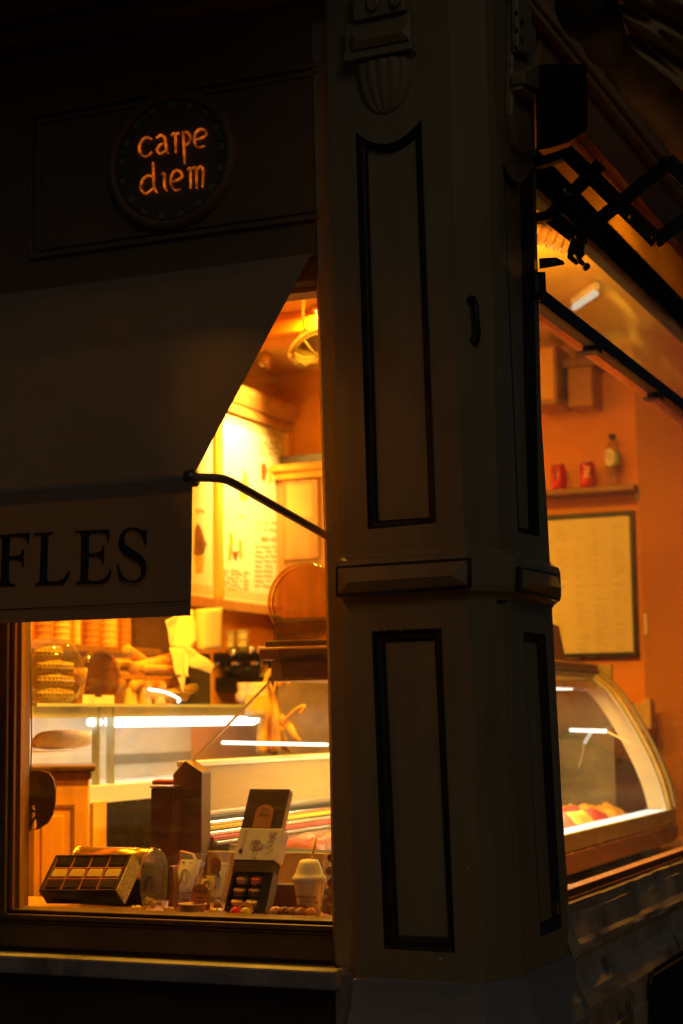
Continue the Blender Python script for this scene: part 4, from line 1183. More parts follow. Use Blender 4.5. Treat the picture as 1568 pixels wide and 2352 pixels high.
# glass tray of wafer rolls
yR0, yR1 = PX(285, 1600, XS).y, PX(412, 1600, XS).y
tray = thing('glass_rack', 'two tier glass rack for wafer rolls on the glass shelf', 'rack', (XS, (yR0+yR1)/2, zg))
MB().box((XS-.13, yR0, zg+.108), (XS+.10, yR1, zg+.113)).build('upper_shelf', case_glass, tray)
MB().box((XS+.09, yR0, zg+.106), (XS+.1005, yR1, zg+.114)).build('shelf_edge', wood_dark, tray)
for yy in (yR0, yR1): MB().box((XS-.13, yy-.004, zg), (XS+.10, yy+.0, zg+.105)).build('side', case_glass, tray)
MB().tube(smoothline([(XS+.10, yR0+.01, zg+.055), (XS+.12, yR0+.10, zg+.045), (XS+.125, yR0+.20, zg+.02), (XS+.11, yR0+.22, zg+.008)], 5), .005, 8).build('edge_highlight', soft_glow, tray, smooth=True)  # highlight on the rack glass put in as a glowing tube
labs = ['topmost wafer roll, tilted, on the upper tier of the rack', 'lower wafer roll on the upper tier of the rack', 'ridged wafer roll at the back of the lower tier', 'long wafer roll across the lower tier', 'wafer roll at the front of the lower tier', 'wafer roll lying under the others in the rack']
rolls = [((XS+.02, yR0+.03, zg+.135), (XS+.0, yR1-.03, zg+.185), .026), ((XS+.05, yR0+.06, zg+.134), (XS+.02, yR1-.02, zg+.137), .020),
         ((XS-.04, yR0+.02, zg+.075), (XS-.06, yR1-.12, zg+.075), .027), ((XS+.03, yR0+.02, zg+.07), (XS+.0, yR1-.02, zg+.085), .023), ((XS+.06, yR0+.06, zg+.03), (XS+.03, yR1-.01, zg+.036), .028), ((XS, yR0+.03, zg+.029), (XS-.04, yR1-.05, zg+.029), .027)]
for (a_, b_, r_), lab in zip(rolls, labs):
    tag(roll(a_, b_, r_, bread), 'golden ' + lab, 'wafer', 'wafer rolls in the glass rack')

pcn = PX(180, 1600, XPC-.06)
tag(MB().lathe([(.012, 0), (.030, .10), (.032, .125), (.030, .126)], (pcn.x, pcn.y, zg), (0, 0, 1), 18).build('wafer_cone', cone_mat, smooth=True), 'upright wafer cone standing between the canister and the amber disc', 'wafer')
tag(roll((XS+.02, yR0-.02, zg+.205), (XS-.03, yR0+.20, zg+.165), .022, bread), 'golden wafer roll laid across the top of the rack heap', 'wafer', 'wafer rolls in the glass rack')
tag(roll((XS-.07, yR0+.06, zg+.150), (XS-.09, yR1+.02, zg+.150), .026, waffle), 'rough waffle roll at the back of the upper tier of the rack', 'wafer', 'wafer rolls in the glass rack')
tag(roll((XS+.08, yR0+.16, zg+.030), (XS+.05, yR1+.03, zg+.065), .024, waffle), 'rough waffle roll leaning at the open end of the rack', 'wafer', 'wafer rolls in the glass rack')
for k_, (uu, vt_) in enumerate(((300, 1592), (333, 1602), (366, 1596))):
    p = PX(uu, vt_, XPC-.03)
    bgp = thing('bread_bag', ('paper bag of bread nearest the amber disc', 'middle paper bag of bread under the wafer rack', 'paper bag of bread nearest the folded paper')[k_], 'bag', (p.x, p.y, zg), 'paper bread bags on the glass shelf')
    mb = MB(); rr_ = []
    for i in range(7):
        t = i/6; hw_ = .038*(1-.25*t)
        rr_.append([V((p.x+math.sin(a)*.022*(1-.5*t)+.003*noise.noise(V((a*2, t*5, k_))), p.y+math.cos(a)*hw_+.004*noise.noise(V((a*3, t*4, k_+9))), zg+.055*t*(1+.15*math.sin(a*3+k_)))) for a in [b_*math.pi/6 for b_ in range(13)]])
    mb.grid(rr_).build('paper', tissue_kraft, bgp, smooth=True)
    MB().lathe([(.004, 0), (.018, .01), (.019, .035), (.008, .05)], (p.x, p.y, zg+.04), (.2, .3, 1), 12, wob=.1).build('bread', bread, bgp, smooth=True)

# crumpled cream paper on the counter end
def sheet3(name, pts_rows, mat, label, cat, solid=.003):
    mb = MB(); mb.grid(pts_rows); return tag(mb.build(name, mat, solid=solid, smooth=False), label, cat)


XQ = XPC-.03
tissue = M('tissue', (.80, .70, .46), .7, var=.06, scale=8)
pbk = thing('folded_paper', 'crumpled cream wrapping paper with a rolled sheet and torn hanging corners', 'paper', PX(440, 1590, XQ))


def crumple(pix, x, dxs, name, amp=.012, seed=1):
    """A paper sheet: an outline in picture units on a plane x, subdivided and creased."""
    bm = bmesh.new(); vs = [bm.verts.new(PX(u, v, x+dx)) for (u, v), dx in zip(pix, dxs)]
    bm.faces.new(vs); bmesh.ops.triangulate(bm, faces=bm.faces)
    for _ in range(3): bmesh.ops.subdivide_edges(bm, edges=bm.edges, cuts=1, use_grid_fill=True)
    for vv in bm.verts:
        q = vv.co*9+V((seed*3.1, 0, 0)); d_ = abs(noise.noise(q))*2-.5+noise.noise(q*2.7)*.45
        vv.co += V((amp*d_, amp*.3*noise.noise(q*1.7), amp*.3*noise.noise(q*1.3)))
    bm.verts.index_update()
    mb = MB(); mb.add([vv.co.copy() for vv in bm.verts], [tuple(a.index for a in f.verts) for f in bm.faces]); bm.free()
    return mb.build(name, tissue, pbk, solid=.0015, smooth=True)


mb = MB(); rows = []
for t in [i/8 for i in range(9)]:
    rows.append([PX(446+62*s_+(3-3*t), 1400-5*s_+96*t, XQ+.05*math.sin(s_*3.1)-.02) for s_ in [k/10 for k in range(11)]])
mb.grid(rows).build('rolled_sheet', tissue, pbk, solid=.002, smooth=True)
crumple([(383, 1426), (420, 1400), (446, 1402), (450, 1470), (440, 1494), (410, 1492), (394, 1490)], XQ, (-.02, -.05, -.04, .0, .02, .0, -.01), 'crumpled_sheet', seed=1)
crumple([(394, 1488), (420, 1490), (437, 1494), (436, 1520), (433, 1556), (427, 1548), (424, 1564), (420, 1592), (413, 1575), (404, 1546)], XQ, (.0, .02, .03, .05, .06, .05, .05, .04, .03, .03), 'torn_corner', seed=2)
crumple([(426, 1482), (450, 1496), (474, 1514), (496, 1530), (484, 1547), (462, 1540), (440, 1534), (428, 1522)], XQ, (.03, .05, .07, .08, .08, .06, .05, .04), 'torn_corner', seed=3)
# stand for the paper
tag(MB().box((XQ-.10, PX(420, 1560, XQ-.05).y, zt0+.008), (XQ-.02, PX(470, 1560, XQ-.05).y, PX(440, 1500, XQ-.05).z)).build('counter_block', M('block_black', (.03, .022, .016), .4), bevel=.006), 'black block supporting the folded cream paper', 'block')

# espresso machine and things at the back counter
YE = 3.0
zc_ = PY(560, 1588, YE).z
esp = thing('espresso_machine', 'dark espresso machine with chrome knobs on the back counter', 'coffee machine', PY(550, 1590, YE))
ex0, ex1 = PY(470, 1590, YE).x, PY(628, 1590, YE).x
MB().box((ex0, YE, zc_), (ex1, YE+.3, PY(550, 1555, YE).z)).build('base', box_black, esp, bevel=.01)
MB().box((ex0+.02, YE+.12, PY(550, 1555, YE).z+.001), (ex1-.02, YE+.3, PY(550, 1520, YE).z)).build('body', M('coffee_body', (.05, .03, .018), .3), esp, bevel=.01)
MB().box((ex0, YE-.02, PY(550, 1520, YE).z+.001), (ex1-.06, YE+.3, PY(550, 1498, YE).z)).build('top', box_black, esp, bevel=.012)
for uu in (500, 545, 590):
    p = PY(uu, 1532, YE+.05)
    MB().lathe([(.03, 0), (.034, .02), (.03, .05)], p, (0, 0, 1), 16).build('group_head', chrome, esp, smooth=True)
    MB().tube([p+V((0, -.02, -.005)), p+V((.01, -.14, -.02))], [.011, .014], 10).build('handle', box_black, esp, smooth=True)
for uu, vv in ((536, 1500), (578, 1494), (598, 1494), (608, 1496)):
    MB().lathe([(.004, -.02), (.018, -.012), (.02, .005), (.012, .018)], PY(uu, vv, YE-.04), (0, -1, 0), 14).build('knob', chrome, esp, smooth=True)
tag(MB().box((XW+.3, YE-.05, .1), (-1.25, YB-.2, zc_-.002)).build('back_counter', wood_dark, bevel=.004), 'dark counter under the espresso machine by the back wall', 'counter')
tg = PY(553, 1600, YE-.2)
tap = thing('tap_dispenser', 'cream and chrome tap dispenser in front of the espresso machine', 'dispenser', tg)
MB().lathe([(.03, 0), (.034, .03), (.02, .05), (.026, .07), (.022, .085)], PY(558, 1612, YE-.2), (0, 0, 1), 16).build('cup', cream, tap, smooth=True)
MB().lathe([(.008, 0), (.012, .03), (.02, .04), (.006, .06)], PY(558, 1640, YE-.2), (0, 0, 1), 12).build('spout', chrome, tap, smooth=True)
pb_ = PY(640, 1720, 1.9)
jug = thing('yellow_jug', 'yellow plastic jug beside the hanging orange apron', 'jug', PY(592, 1650, 2.0))
MB().lathe([(.04, 0), (.05, .02), (.05, .10), (.042, .13), (.045, .14)], PY(592, 1650, 2.0), (0, 0, 1), 20).build('body', cream, jug, smooth=True)
MB().lathe([(.0505, .03), (.0515, .09)], PY(592, 1650, 2.0), (0, 0, 1), 20, cap=False).build('band', yellow_mat, jug, smooth=True)
for k, (uu, hh, mt, nm) in enumerate(((632, .20, choco_dark, 'dark syrup bottle beside the espresso machine'), (612, .17, tag_orange, 'orange syrup bottle between the dark bottle and the espresso machine'))):
    p = PY(uu, 1586, YE+.12); p.z = zc_
    sb_ = thing('syrup_bottle', nm, 'bottle', p, 'syrup bottles on the back counter')
    MB().lathe([(.028, 0), (.032, .006), (.032, hh*.62), (.012, hh*.82), (.012, hh)], p, (0, 0, 1), 18).build('glass', mt, sb_, smooth=True)
    MB().lathe([(.014, hh-.004), (.014, hh+.02)], p, (0, 0, 1), 14).build('cap', brass, sb_, smooth=True)
    MB().lathe([(.0325, hh*.18), (.0325, hh*.5)], p, (0, 0, 1), 18, cap=False).build('label', white_paper, sb_, smooth=True)
for k, uu in enumerate((500, 528, 556)):
    p = PY(uu, 1498, YE+.14); p.z = PY(550, 1498, YE).z+.001
    mb = MB(); z = 0; pr_ = []
    for q_ in range(3): pr_ += [(.022, z), (.034, z+.032), (.036, z+.034), (.024, z+.0345)]; z += .036
    tag(mb.lathe(pr_, p, (0, 0, 1), 18).build('coffee_cups', cream, smooth=True), ('leftmost stack of white coffee cups on the espresso machine', 'middle stack of white coffee cups on the espresso machine', 'stack of white coffee cups nearest the chrome knobs')[k], 'cup stack', 'cup stacks on the espresso machine')
# niche frame
nf = thing('niche_shelf', 'wooden framed niche with dark opening on the back wall', 'niche', PY(600, 1500, YB))
a_, b_ = PY(574, 1440, YB-.06), PY(640, 1500, YB-.06)
for (xx0, zz0, xx1, zz1) in ((a_.x, b_.z, a_.x+.035, a_.z), (a_.x+.036, a_.z-.03, b_.x+.2, a_.z), (a_.x+.036, b_.z, b_.x+.2, b_.z+.02)):
    MB().box((xx0, YB-.08, zz0), (xx1, YB-.001, zz1)).build('rail', wood, nf, bevel=.004)
MB().box((a_.x+.036, YB-.03, b_.z+.021), (b_.x+.2, YB-.0015, a_.z-.031)).build('back', wood_dark, nf)
tag(MB().box((PY(585, 1428, YB-.07).x, YB-.075, a_.z+.001), (PY(618, 1428, YB-.07).x, YB-.01, PY(600, 1402, YB-.07).z)).build('small_box', cream, bevel=.003), 'small pale box standing on top of the wooden niche', 'box')
# orange apron hanging with loose straps
ap = thing('hanging_apron', 'orange apron hanging by its neck strap behind the glass case', 'apron', PY(650, 1730, 2.0))
YAp = 2.0
body = [(604, 1578), (618, 1568), (628, 1590), (650, 1640), (662, 1690), (672, 1726), (640, 1731), (600, 1728), (594, 1680), (600, 1630)]
mb = MB(); rows = []
for i in range(10):
    t = i/9; row = []
    for j in range(9):
        s = j/8; u = (603-12*t)+(s*(20+60*t))+3*math.sin(t*6); v = 1570+158*t+4*math.sin(s*7)
        row.append(PY(u, v, YAp+.030*math.sin(s*13+t*3)*(.3+t)+.012*math.sin(s*5-t*9)))
    rows.append(row)
mb.grid(rows).build('body', apron_cloth, ap, smooth=True, solid=.003)
MB().tube(smoothline([PY(606, 1575, YAp), PY(622, 1540, YAp+.02), PY(634, 1560, YAp+.02), PY(628, 1592, YAp)], 5), .008, 6, flat=.4).build('neck_strap', apron_cloth, ap, smooth=True)
mb = MB(); rows = []
for i in range(7):
    t = i/6; rows.append([PY(648+50*t-14*s*(1-t)+6*math.sin(t*5), 1640+72*t+18*s-14*t*t, YAp-.03+.02*math.sin(t*6+s)) for s in (0, .5, 1)])
mb.grid(rows).build('waist_tie', apron_cloth, ap, smooth=True, solid=.003)
MB().tube(smoothline([PY(655, 1655, YAp-.02), PY(680, 1630, YAp-.03), PY(700, 1622, YAp-.03), PY(690, 1640, YAp-.03)], 5), [.006]*16, 6).build('tie_end', apron_cloth, ap, smooth=True)
MB().tube(smoothline([PY(642, 1575, YAp-.02), PY(655, 1562, YAp-.03), PY(664, 1572, YAp-.03)], 5), [.010]*11, 6).build('loose_strap', apron_cloth, ap, smooth=True)
# dark glass back panel behind apron
tag(MB().box((PY(640, 1600, 2.8).x, 2.79, 1.0), (-.38, 2.81, PY(700, 1545, 2.8).z)).build('dark_screen', M('screen_dark', (.27, .19, .07), .35, var=.55, scale=5)), 'dark smoked screen behind the hanging orange apron', 'screen')

# wooden cabinet at the left, with a framed door, turned a little towards the window
YK = .47
k0, k1 = PY(30, 1850, YK), PY(203, 1850, YK+.12)
kab = thing('wood_cabinet', 'honey coloured wooden cabinet with a dark moulded top behind the hanging plaque', 'cabinet', ((k0.x+k1.x)/2, k0.y+.2, .1))
kex = V((k1.x-k0.x, k1.y-k0.y, 0)); kw = kex.length; kex.normalize(); kin = V((-kex.y, kex.x, 0))
if kin.y < 0: kin = -kin
kzt = PY(130, 1759, YK+.06).z


def kbox(a0, a1, d0, d1, z0, z1):
    o = V((k0.x, k0.y, z0))
    return MB().prism([o+kex*a0+kin*d0, o+kex*a1+kin*d0, o+kex*a1+kin*d1, o+kex*a0+kin*d1], (0, 0, z1-z0))


kbox(0, kw, 0, .30, .1, kzt-.045).build('carcass', wood_light, kab, bevel=.003)
kbox(-.01, kw+.008, -.006, .31, kzt-.0445, kzt-.020).build('frieze', wood_mid, kab, bevel=.002)
kbox(-.02, kw+.022, -.022, .32, kzt-.0195, kzt).build('top', wood_dark, kab, bevel=.006)
ppx = lambda u: (PY(u, 1900, YK+.06)-V((k0.x, k0.y, 0))).dot(kex)
ka, kb, kz1 = ppx(80), ppx(162), PY(130, 1858, YK+.06).z
kbox(ka-.02, ka, -.004, -.0005, .2, kz1+.02).build('door_moulding', wood_mid, kab, bevel=.002)
kbox(kb, kb+.012, -.004, -.0005, .2, kz1+.012).build('door_moulding', wood_mid, kab, bevel=.002)
kbox(ka+.0005, kb-.0005, -.004, -.0005, kz1, kz1+.012).build('door_moulding', wood_mid, kab, bevel=.002)
kbox(ka+.022, kb-.022, -.006, -.0005, .2, kz1-.022).build('door_panel', wood_light, kab, bevel=.004)

# ================================================================== WINDOW DISPLAY
ZD = PY(300, 2096, .12).z
dsp = MB().box((XLEFT, YG+.022, ZD-.03), (-.02, .42, ZD))
tag(dsp.build('display_ledge', wood, bevel=.004), 'wooden display ledge inside the front window', 'ledge')


def frame_from(o, ex_pt, ey_pt):
    ex = (ex_pt-o); ey = (ey_pt-o); n = ex.cross(ey).normalized(); return ex, ey, n


# chocolate assortment box
BL, BR = PY(88, 2047, .10), PY(266, 2047, .10)
TL = PY(128, 1964, .19)
ex, ey, n = frame_from(BL, BR, TL)
if n.y > 0: n = -n
TR = BL+ex+ey
cb = thing('chocolate_box', 'tilted open box of twelve chocolates with a glittery gold side', 'box', (BL.x+.1, .15, ZD))
dn = -n*.058
MB().prism([BL+dn*1.0, BL+ex+dn, TR+dn, TL+dn], -dn*.18*1).build('bottom', box_black, cb)
t_ = .03
fr_out = [BL, BL+ex, TR, TL]
ins = lambda a, b: BL+ex*a+ey*b
fr_in = [ins(.035, .05), ins(.965, .05), ins(.965, .95), ins(.035, .95)]
MB().prism(fr_out, dn, [fr_in]).build('case', box_black, cb, bevel=.002)
MB().prism([ins(.02, .035)+dn*.30, ins(.98, .035)+dn*.30, ins(.98, .965)+dn*.30, ins(.02, .965)+dn*.30], dn*.05).build('tray', tray_copper, cb)
e1 = BL+ex+ex.normalized()*.0004
MB().prism([e1+ey*.0, e1+ey, e1+ey+dn*1.02, e1+dn*1.02], ex.normalized()*.004).build('glitter_side', glitter, cb)
# copper partitions between the pieces
mb = MB()
for k in range(5): 
    a = .035+.93*k/4; mb.prism([ins(a-.006, .05)+dn*.05, ins(a+.006, .05)+dn*.05, ins(a+.006, .95)+dn*.05, ins(a-.006, .95)+dn*.05], dn*.24)
for k in range(4):
    b = .05+.90*k/3; mb.prism([ins(.035, b-.012)+dn*.051, ins(.965, b-.012)+dn*.051, ins(.965, b+.012)+dn*.051, ins(.035, b+.012)+dn*.051], dn*.24)
mb.build('partition', tray_copper, cb)
ord4 = ('first', 'second', 'third', 'fourth')
for r_ in range(3):
    mt, nm = ((choco_milk, 'milk'), (choco_white, 'white'), (choco_dark, 'dark'))[r_]
    for c in range(4):
        a0, a1 = .035+.93*c/4+.022, .035+.93*(c+1)/4-.022
        b0, b1 = .05+.9*r_/3+.035, .05+.9*(r_+1)/3-.035
        ch = MB().prism([ins(a0, b0)+dn*.28, ins(a1, b0)+dn*.28, ins(a1, b1)+dn*.28, ins(a0, b1)+dn*.28], -dn*.26)
        tag(ch.build('chocolate', mt, bevel=.004), f'square {nm} chocolate, {ord4[c]} from the window post in the {("front", "middle", "back")[r_]} row of its box', 'chocolate', 'chocolates in the tilted box')

# brass tin lying behind
p0, p1 = PY(182, 1985, .30), PY(352, 1990, .30)
rt = abs(PY(250, 1946, .30).z-PY(250, 1985, .30).z)
tin = thing('brass_tin', 'shiny brass cylinder tin lying behind the chocolate box', 'tin', (p0.x, .30, ZD))
cz = PY(250, 1985, .30).z
MB().lathe([(rt, 0), (rt, (p1-p0).x)], (p0.x, .30, cz), (1, 0, 0), 32).build('barrel', M('tin_gold', (.50, .30, .08), .22, metal=.8, var=.2, scale=5), tin, smooth=True)
for xx in (p0.x-.004, p1.x-.004): MB().lathe([(rt*.95, 0), (rt*1.04, .002), (rt*1.04, .010), (rt*.95, .012)], (xx, .30, cz), (1, 0, 0), 32).build('rim', brass, tin, smooth=True)
MB().box((p0.x+.02, .27, ZD+.0005), (p1.x-.02, .34, cz-rt*.98)).build('cradle', box_black, tin, bevel=.003)


def pouch(pix, y, thick, lean, mat_body, name='cellophane_bag'):
    """Soft bag: rows of (v, u_left, u_right) become a pillow that leans back."""
    mb = MB(); rows_f, rows_b = [], []; n = len(pix); v0, v1 = pix[0][0], pix[-1][0]
    out = []
    for i, (v, ul, ur) in enumerate(pix):
        t = (v1-v)/(v1-v0); yy = y+lean*t; th = thick*math.sin(math.pi*min(1, max(.04, (v-v0)/(v1-v0)*.8+.08)))
        rf, rb = [], []
        for j in range(9):
            s = j/8; p = PY(ul+(ur-ul)*s, v, yy); b = th*math.sqrt(max(0, 1-(2*s-1)**2))
            cr = .0022*math.sin(s*17+v*.35)+.0018*math.sin(s*29-v*.21)
            rf.append(p+V((0, -b+cr, 0))); rb.append(p+V((0, b*.6+cr, 0)))
        rows_f.append(rf); rows_b.append(rb)
    mb.grid(rows_f); mb.grid([list(reversed(r)) for r in rows_b])
    return mb, rows_f


def bag(name, label, pix, y, thick, lean, lab_rows, fill, body=None, paper=white_paper, group='cellophane sweet bags in the window'):
    base = PY((pix[-1][1]+pix[-1][2])/2, pix[-1][0], y); base.z = ZD
    b = thing(name, label, 'bag', base, group)
    mb, rows = pouch(pix, y, thick, lean, None)
    mb.build('film', body or clear_film, b, smooth=True)
    i0, i1 = lab_rows
    lab = MB(); rr = [[p+V((0, -.0012, 0)) for p in r[1:8]] for r in rows[i0:i1+1]]; lab.grid(rr)
    lb = lab.build('paper_label', paper, b, smooth=True)
    # sketch printed on the label
    sk = MB(); mid = rr[len(rr)//2]; c_ = mid[3]; wv = (mid[-1]-mid[0]).length
    hgt = abs(rr[0][3].z-rr[-1][3].z)
    for k in range(5):
        pts = [c_+V((wv*.30*math.cos(a*1.0+k)*(1-.13*k), -.0035-thick*.12, hgt*.24*math.sin(a*1.3+k*1.7)+hgt*.03)) for a in [i*.55 for i in range(9)]]
        ribbon(sk, pts, .0011, (0, -1, 0), .0003)
    for k in range(3):
        zz = -hgt*(.36+.05*k); pts = [c_+V((wv*(-.32+.64*i/8), -.0035-thick*.12, zz+.0012*math.sin(i*2.3+k))) for i in range(9)]
        ribbon(sk, pts, .0012, (0, -1, 0), .0003)
    sk.build('printed_sketch', print_dark, lb)
    top = rr[0]; ob = top[1]+V((0, -.004-thick*.10, -hgt*.10))
    MB().lathe([(.0005, 0), (.0036, 0), (.0036, .0004), (.0005, .0004)], ob, (0, -1, 0), 12).build('round_emblem', print_dark, lb)
    rot_text('Amorino', 'lettering', print_dark, lb, ob+V((wv*.30, 0, 0)), (1, 0, 0), (0, -.1, 1), .0072, shear=.2)
    random.seed(len(label))
    # sweets in the bottom of the bag
    v1 = pix[-1][0]; ul, ur = pix[-1][1], pix[-1][2]
    for k in range(7):
        p = PY(ul+(ur-ul)*(.15+.7*random.random()), v1-6-random.random()*16, y+.004)
        MB().lathe([(.002, -.007), (.008, -.004), (.008, .004), (.002, .007)], p, (random.uniform(-1, 1), -.4, random.uniform(-1, 1)), 9).build('sweet', fill[k % len(fill)], b, smooth=True)
    return b


nut = M('nut', (.40, .20, .07), .5, var=.3, scale=40); nut_pale = M('nut_pale', (.70, .48, .18), .5, var=.25, scale=40)
bag('cellophane_bag', 'round topped cellophane bag with a dark grey label beside the glittery box', [(1950, 342, 366), (1956, 334, 374), (1966, 328, 380), (1982, 325, 384), (2005, 323, 386), (2030, 322, 386), (2052, 322, 384), (2072, 326, 382), (2090, 332, 378)], .16, .026, .03, (3, 6), [nut_pale, yellow_mat], paper=M('label_dim', (.32, .28, .19), .6))
bag('cellophane_bag', 'upright cellophane bag with a white label and sketched picture, behind the small cup', [(1960, 412, 482), (1966, 414, 476), (1974, 414, 474), (1990, 409, 470), (2015, 404, 464), (2035, 400, 458), (2048, 398, 452), (2070, 397, 450), (2090, 396, 452)], .17, .022, .05, (2, 6), [nut, nut_pale])
bag('cellophane_bag', 'leaning cellophane bag with a white label next to the macaron box', [(1958, 494, 536), (1966, 500, 530), (1980, 506, 530), (2000, 502, 528), (2025, 494, 524), (2045, 490, 520), (2060, 488, 516), (2085, 490, 514), (2096, 492, 512)], .19, .018, .05, (2, 6), [nut_pale, nut])
bag('cellophane_bag', 'small yellow sweet packet leaning between the two white labelled bags', [(2008, 476, 488), (2012, 470, 498), (2020, 464, 500), (2032, 458, 504), (2045, 456, 500), (2056, 462, 488), (2066, 466, 480)], .15, .014, .02, (1, 4), [yellow_mat, nut_pale], paper=M('packet_paper', (.74, .56, .18), .5))
tag(MB().prism([PY(u, v, .24) for u, v in ((400, 1975), (410, 1955), (440, 1962), (452, 1990), (448, 2080), (398, 2085))], (0, .02, 0)).build('display_card', tag_orange, bevel=.002), 'orange backing card behind the upright white labelled bag', 'card')
tag(MB().prism([PY(u, v, .135) for u, v in ((388, 1990), (396, 1990), (400, 2030), (398, 2096), (383, 2096), (392, 2040))], (0, .03, 0)).build('wood_easel', wood_mid, bevel=.002), 'brown wooden easel post between two cellophane bags', 'easel')


def arch(u0, u1, vtop, vbot, y, lean=0.0, n=9):
    pts = []; uc, hw = (u0+u1)/2, (u1-u0)/2
    vs = vtop+hw*1.05
    for i in range(n+1):
        a = math.pi-math.pi*i/n; pts.append((uc+hw*math.cos(a), vs-hw*1.05*math.sin(a)))
    pts += [(u1, vbot), (u0, vbot)]
    return [PY(u, v, y+lean*(vbot-v)/(vbot-vtop)) for u, v in pts]


def price_tag(u0, u1, vt, vb, y, label, txt=None, lean=.012):
    a_ = arch(u0, u1, vt, vb, y, lean); t = thing('price_tag', label, 'price tag', a_[-1].lerp(a_[-2], .5), 'round topped price tags')
    MB().prism(a_, (0, .002, 0)).build('card', tag_orange, t)
    if txt:
        for k, (s, hh, fv) in enumerate(txt):
            o = PY((u0+u1)/2, vt+(vb-vt)*fv, y+lean*(1-fv)-.0008)
            if s: rot_text(s, 'print', print_dark, t, o, (1, 0, 0), (0, -.25, 1), hh)
            else: print_line(t, o, (1, 0, 0), (0, -.25, 1), .022 if u1-u0 > 30 else .012, hh)


price_tag(440, 482, 2031, 2092, .115, 'round topped orange price tag standing behind the small cup', [('5,90€', .019, .33), ('', .003, .54), ('', .003, .66)])
price_tag(484, 508, 1969, 2018, .205, 'round topped orange price tag tucked between the cellophane bags', [('', .003, .4)])
price_tag(546, 582, 2072, 2096, .085, 'round orange price tag behind the red and yellow macarons', [('', .003, .5)])
price_tag(674, 710, 2078, 2104, .10, 'round orange price tag in front of the tall cup', [('', .004, .45)])

# small gelato cup
c_ = PY(443, 2098, .085); c_.z = ZD
sc_ = thing('paper_cup', 'small pinkish paper ice cream cup in front of the cellophane bags', 'cup', c_)
MB().lathe([(.030, 0), (.0375, .030), (.0395, .031), (.0395, .034), (.037, .034), (.030, .004), (.001, .004)], c_, (0, 0, 1), 30, cap=False).build('cup_wall', M('cup_pink', (.52, .30, .15), .55, var=.08), sc_, smooth=True)
mb = MB()
for k in range(5):
    a = -1.7+k*.35; ribbon(mb, [c_+V((math.cos(a+i*.05)*.0365, math.sin(a+i*.05)*.0365, .010+.012*math.sin(i*1.4+k)*.5+.004)) for i in range(5)], .002, V((math.cos(a), math.sin(a), 0)), .0004)
mb.build('print', print_brown, sc_)

# macaron box
BLm, BRm = PY(514, 2092, .10), PY(609, 2103, .10)
TLm = PY(577, 1813, .235)
ex = BRm-BLm; ey = TLm-BLm; n = ex.cross(ey).normalized()
if n.y > 0: n = -n
ex = V((ex.x, 0, 0)); n = ex.cross(ey).normalized(); n = -n if n.y > 0 else n
mI = lambda a, b, c=0.0: BLm+ex*a+ey*b+n*c
mcx = thing('macaron_box', 'tall brown macaron box leaning back with its sleeve pulled up over the lid', 'box', (BLm.x, .15, ZD))
D = -.036
def mslab(a0, a1, b0, b1, c0, c1): return MB().prism([mI(a0, b0, c0), mI(a1, b0, c0), mI(a1, b1, c0), mI(a0, b1, c0)], n*(c1-c0))
mslab(-.02, .98, .66, 1.0, -.016, .004).build('lid', box_brown, mcx, bevel=.003)
mslab(.981, 1.0, .66, .985, -.016, .003).build('lid_edge', M('edge_gold', (.62, .44, .13), .5), mcx)
mslab(-.02, 1.02, .405, .665, D-.004, .0065).build('sleeve', white_paper, mcx, bevel=.0015)
mslab(-.01, 1.0, .31, .404, D, .005).build('tray_lip', box_brown, mcx, bevel=.004)
MB().prism([mI(0, 0), mI(1, 0), mI(1, .309), mI(0, .309)], n*D, [[mI(.06, .03), mI(.78, .03), mI(.78, .30), mI(.06, .30)]]).build('tray', box_black, mcx, bevel=.002)
mslab(.01, .99, .005, .305, D-.002, D-.0002).build('tray_bottom', box_black, mcx)
MB().prism([mI(1.003, 0, 0), mI(1.003, .31, 0), mI(1.003, .31, D), mI(1.003, 0, D)], ex.normalized()*.0015).build('glitter_side', M('glitter_dim', (.20, .13, .05), .5, metal=.4, var=.9, scale=200, bump=.8, bscale=300), mcx)
mb = MB()
for b in (.118, .212): mb.prism([mI(.06, b-.004, -.004), mI(.78, b-.004, -.004), mI(.78, b+.004, -.004), mI(.06, b+.004, -.004)], n*(-.028))
mb.prism([mI(.415, .03, -.004), mI(.435, .03, -.004), mI(.435, .3, -.004), mI(.415, .3, -.004)], n*(-.027)); mb.build('divider', box_black, mcx)
# lid badge, sleeve sketches
exn, eyn = ex.normalized(), ey.normalized()
pts = []
for i in range(11):
    a = math.pi-math.pi*i/10; pts.append(mI(.49+.22*math.cos(a), .80+.065*math.sin(a), .0045))
pts += [mI(.71, .672, .0045), mI(.27, .672, .0045)]
bd = MB().prism(pts, n*.0012).build('badge', tag_orange, mcx)
rot_text('22,90€', 'print', print_dark, bd, mI(.49, .82, .0062), exn, eyn, .0085)
print_line(bd, mI(.49, .79, .0062), exn, eyn, .026, .0022)
print_line(bd, mI(.49, .772, .0062), exn, eyn, .030, .0022)
sk = MB()
rose = [(.0, .0), (.03, .02), (.01, .045), (-.03, .03), (-.035, -.01), (.0, -.04), (.05, -.02), (.06, .03), (.02, .07), (-.05, .06), (-.075, 0), (-.05, -.06), (.02, -.075), (.08, -.05), (.10, .02)]
for sgn, off in ((1, (0, 0)), (.8, (.02, -.01)), (1.15, (-.01, .004))):
    pp = smoothline([mI(.47+off[0]+x*1.55*sgn, .525+off[1]*.2+y*.52*sgn, .0068) for x, y in rose], 3); ribbon(sk, pp, .0011, n, .0002)
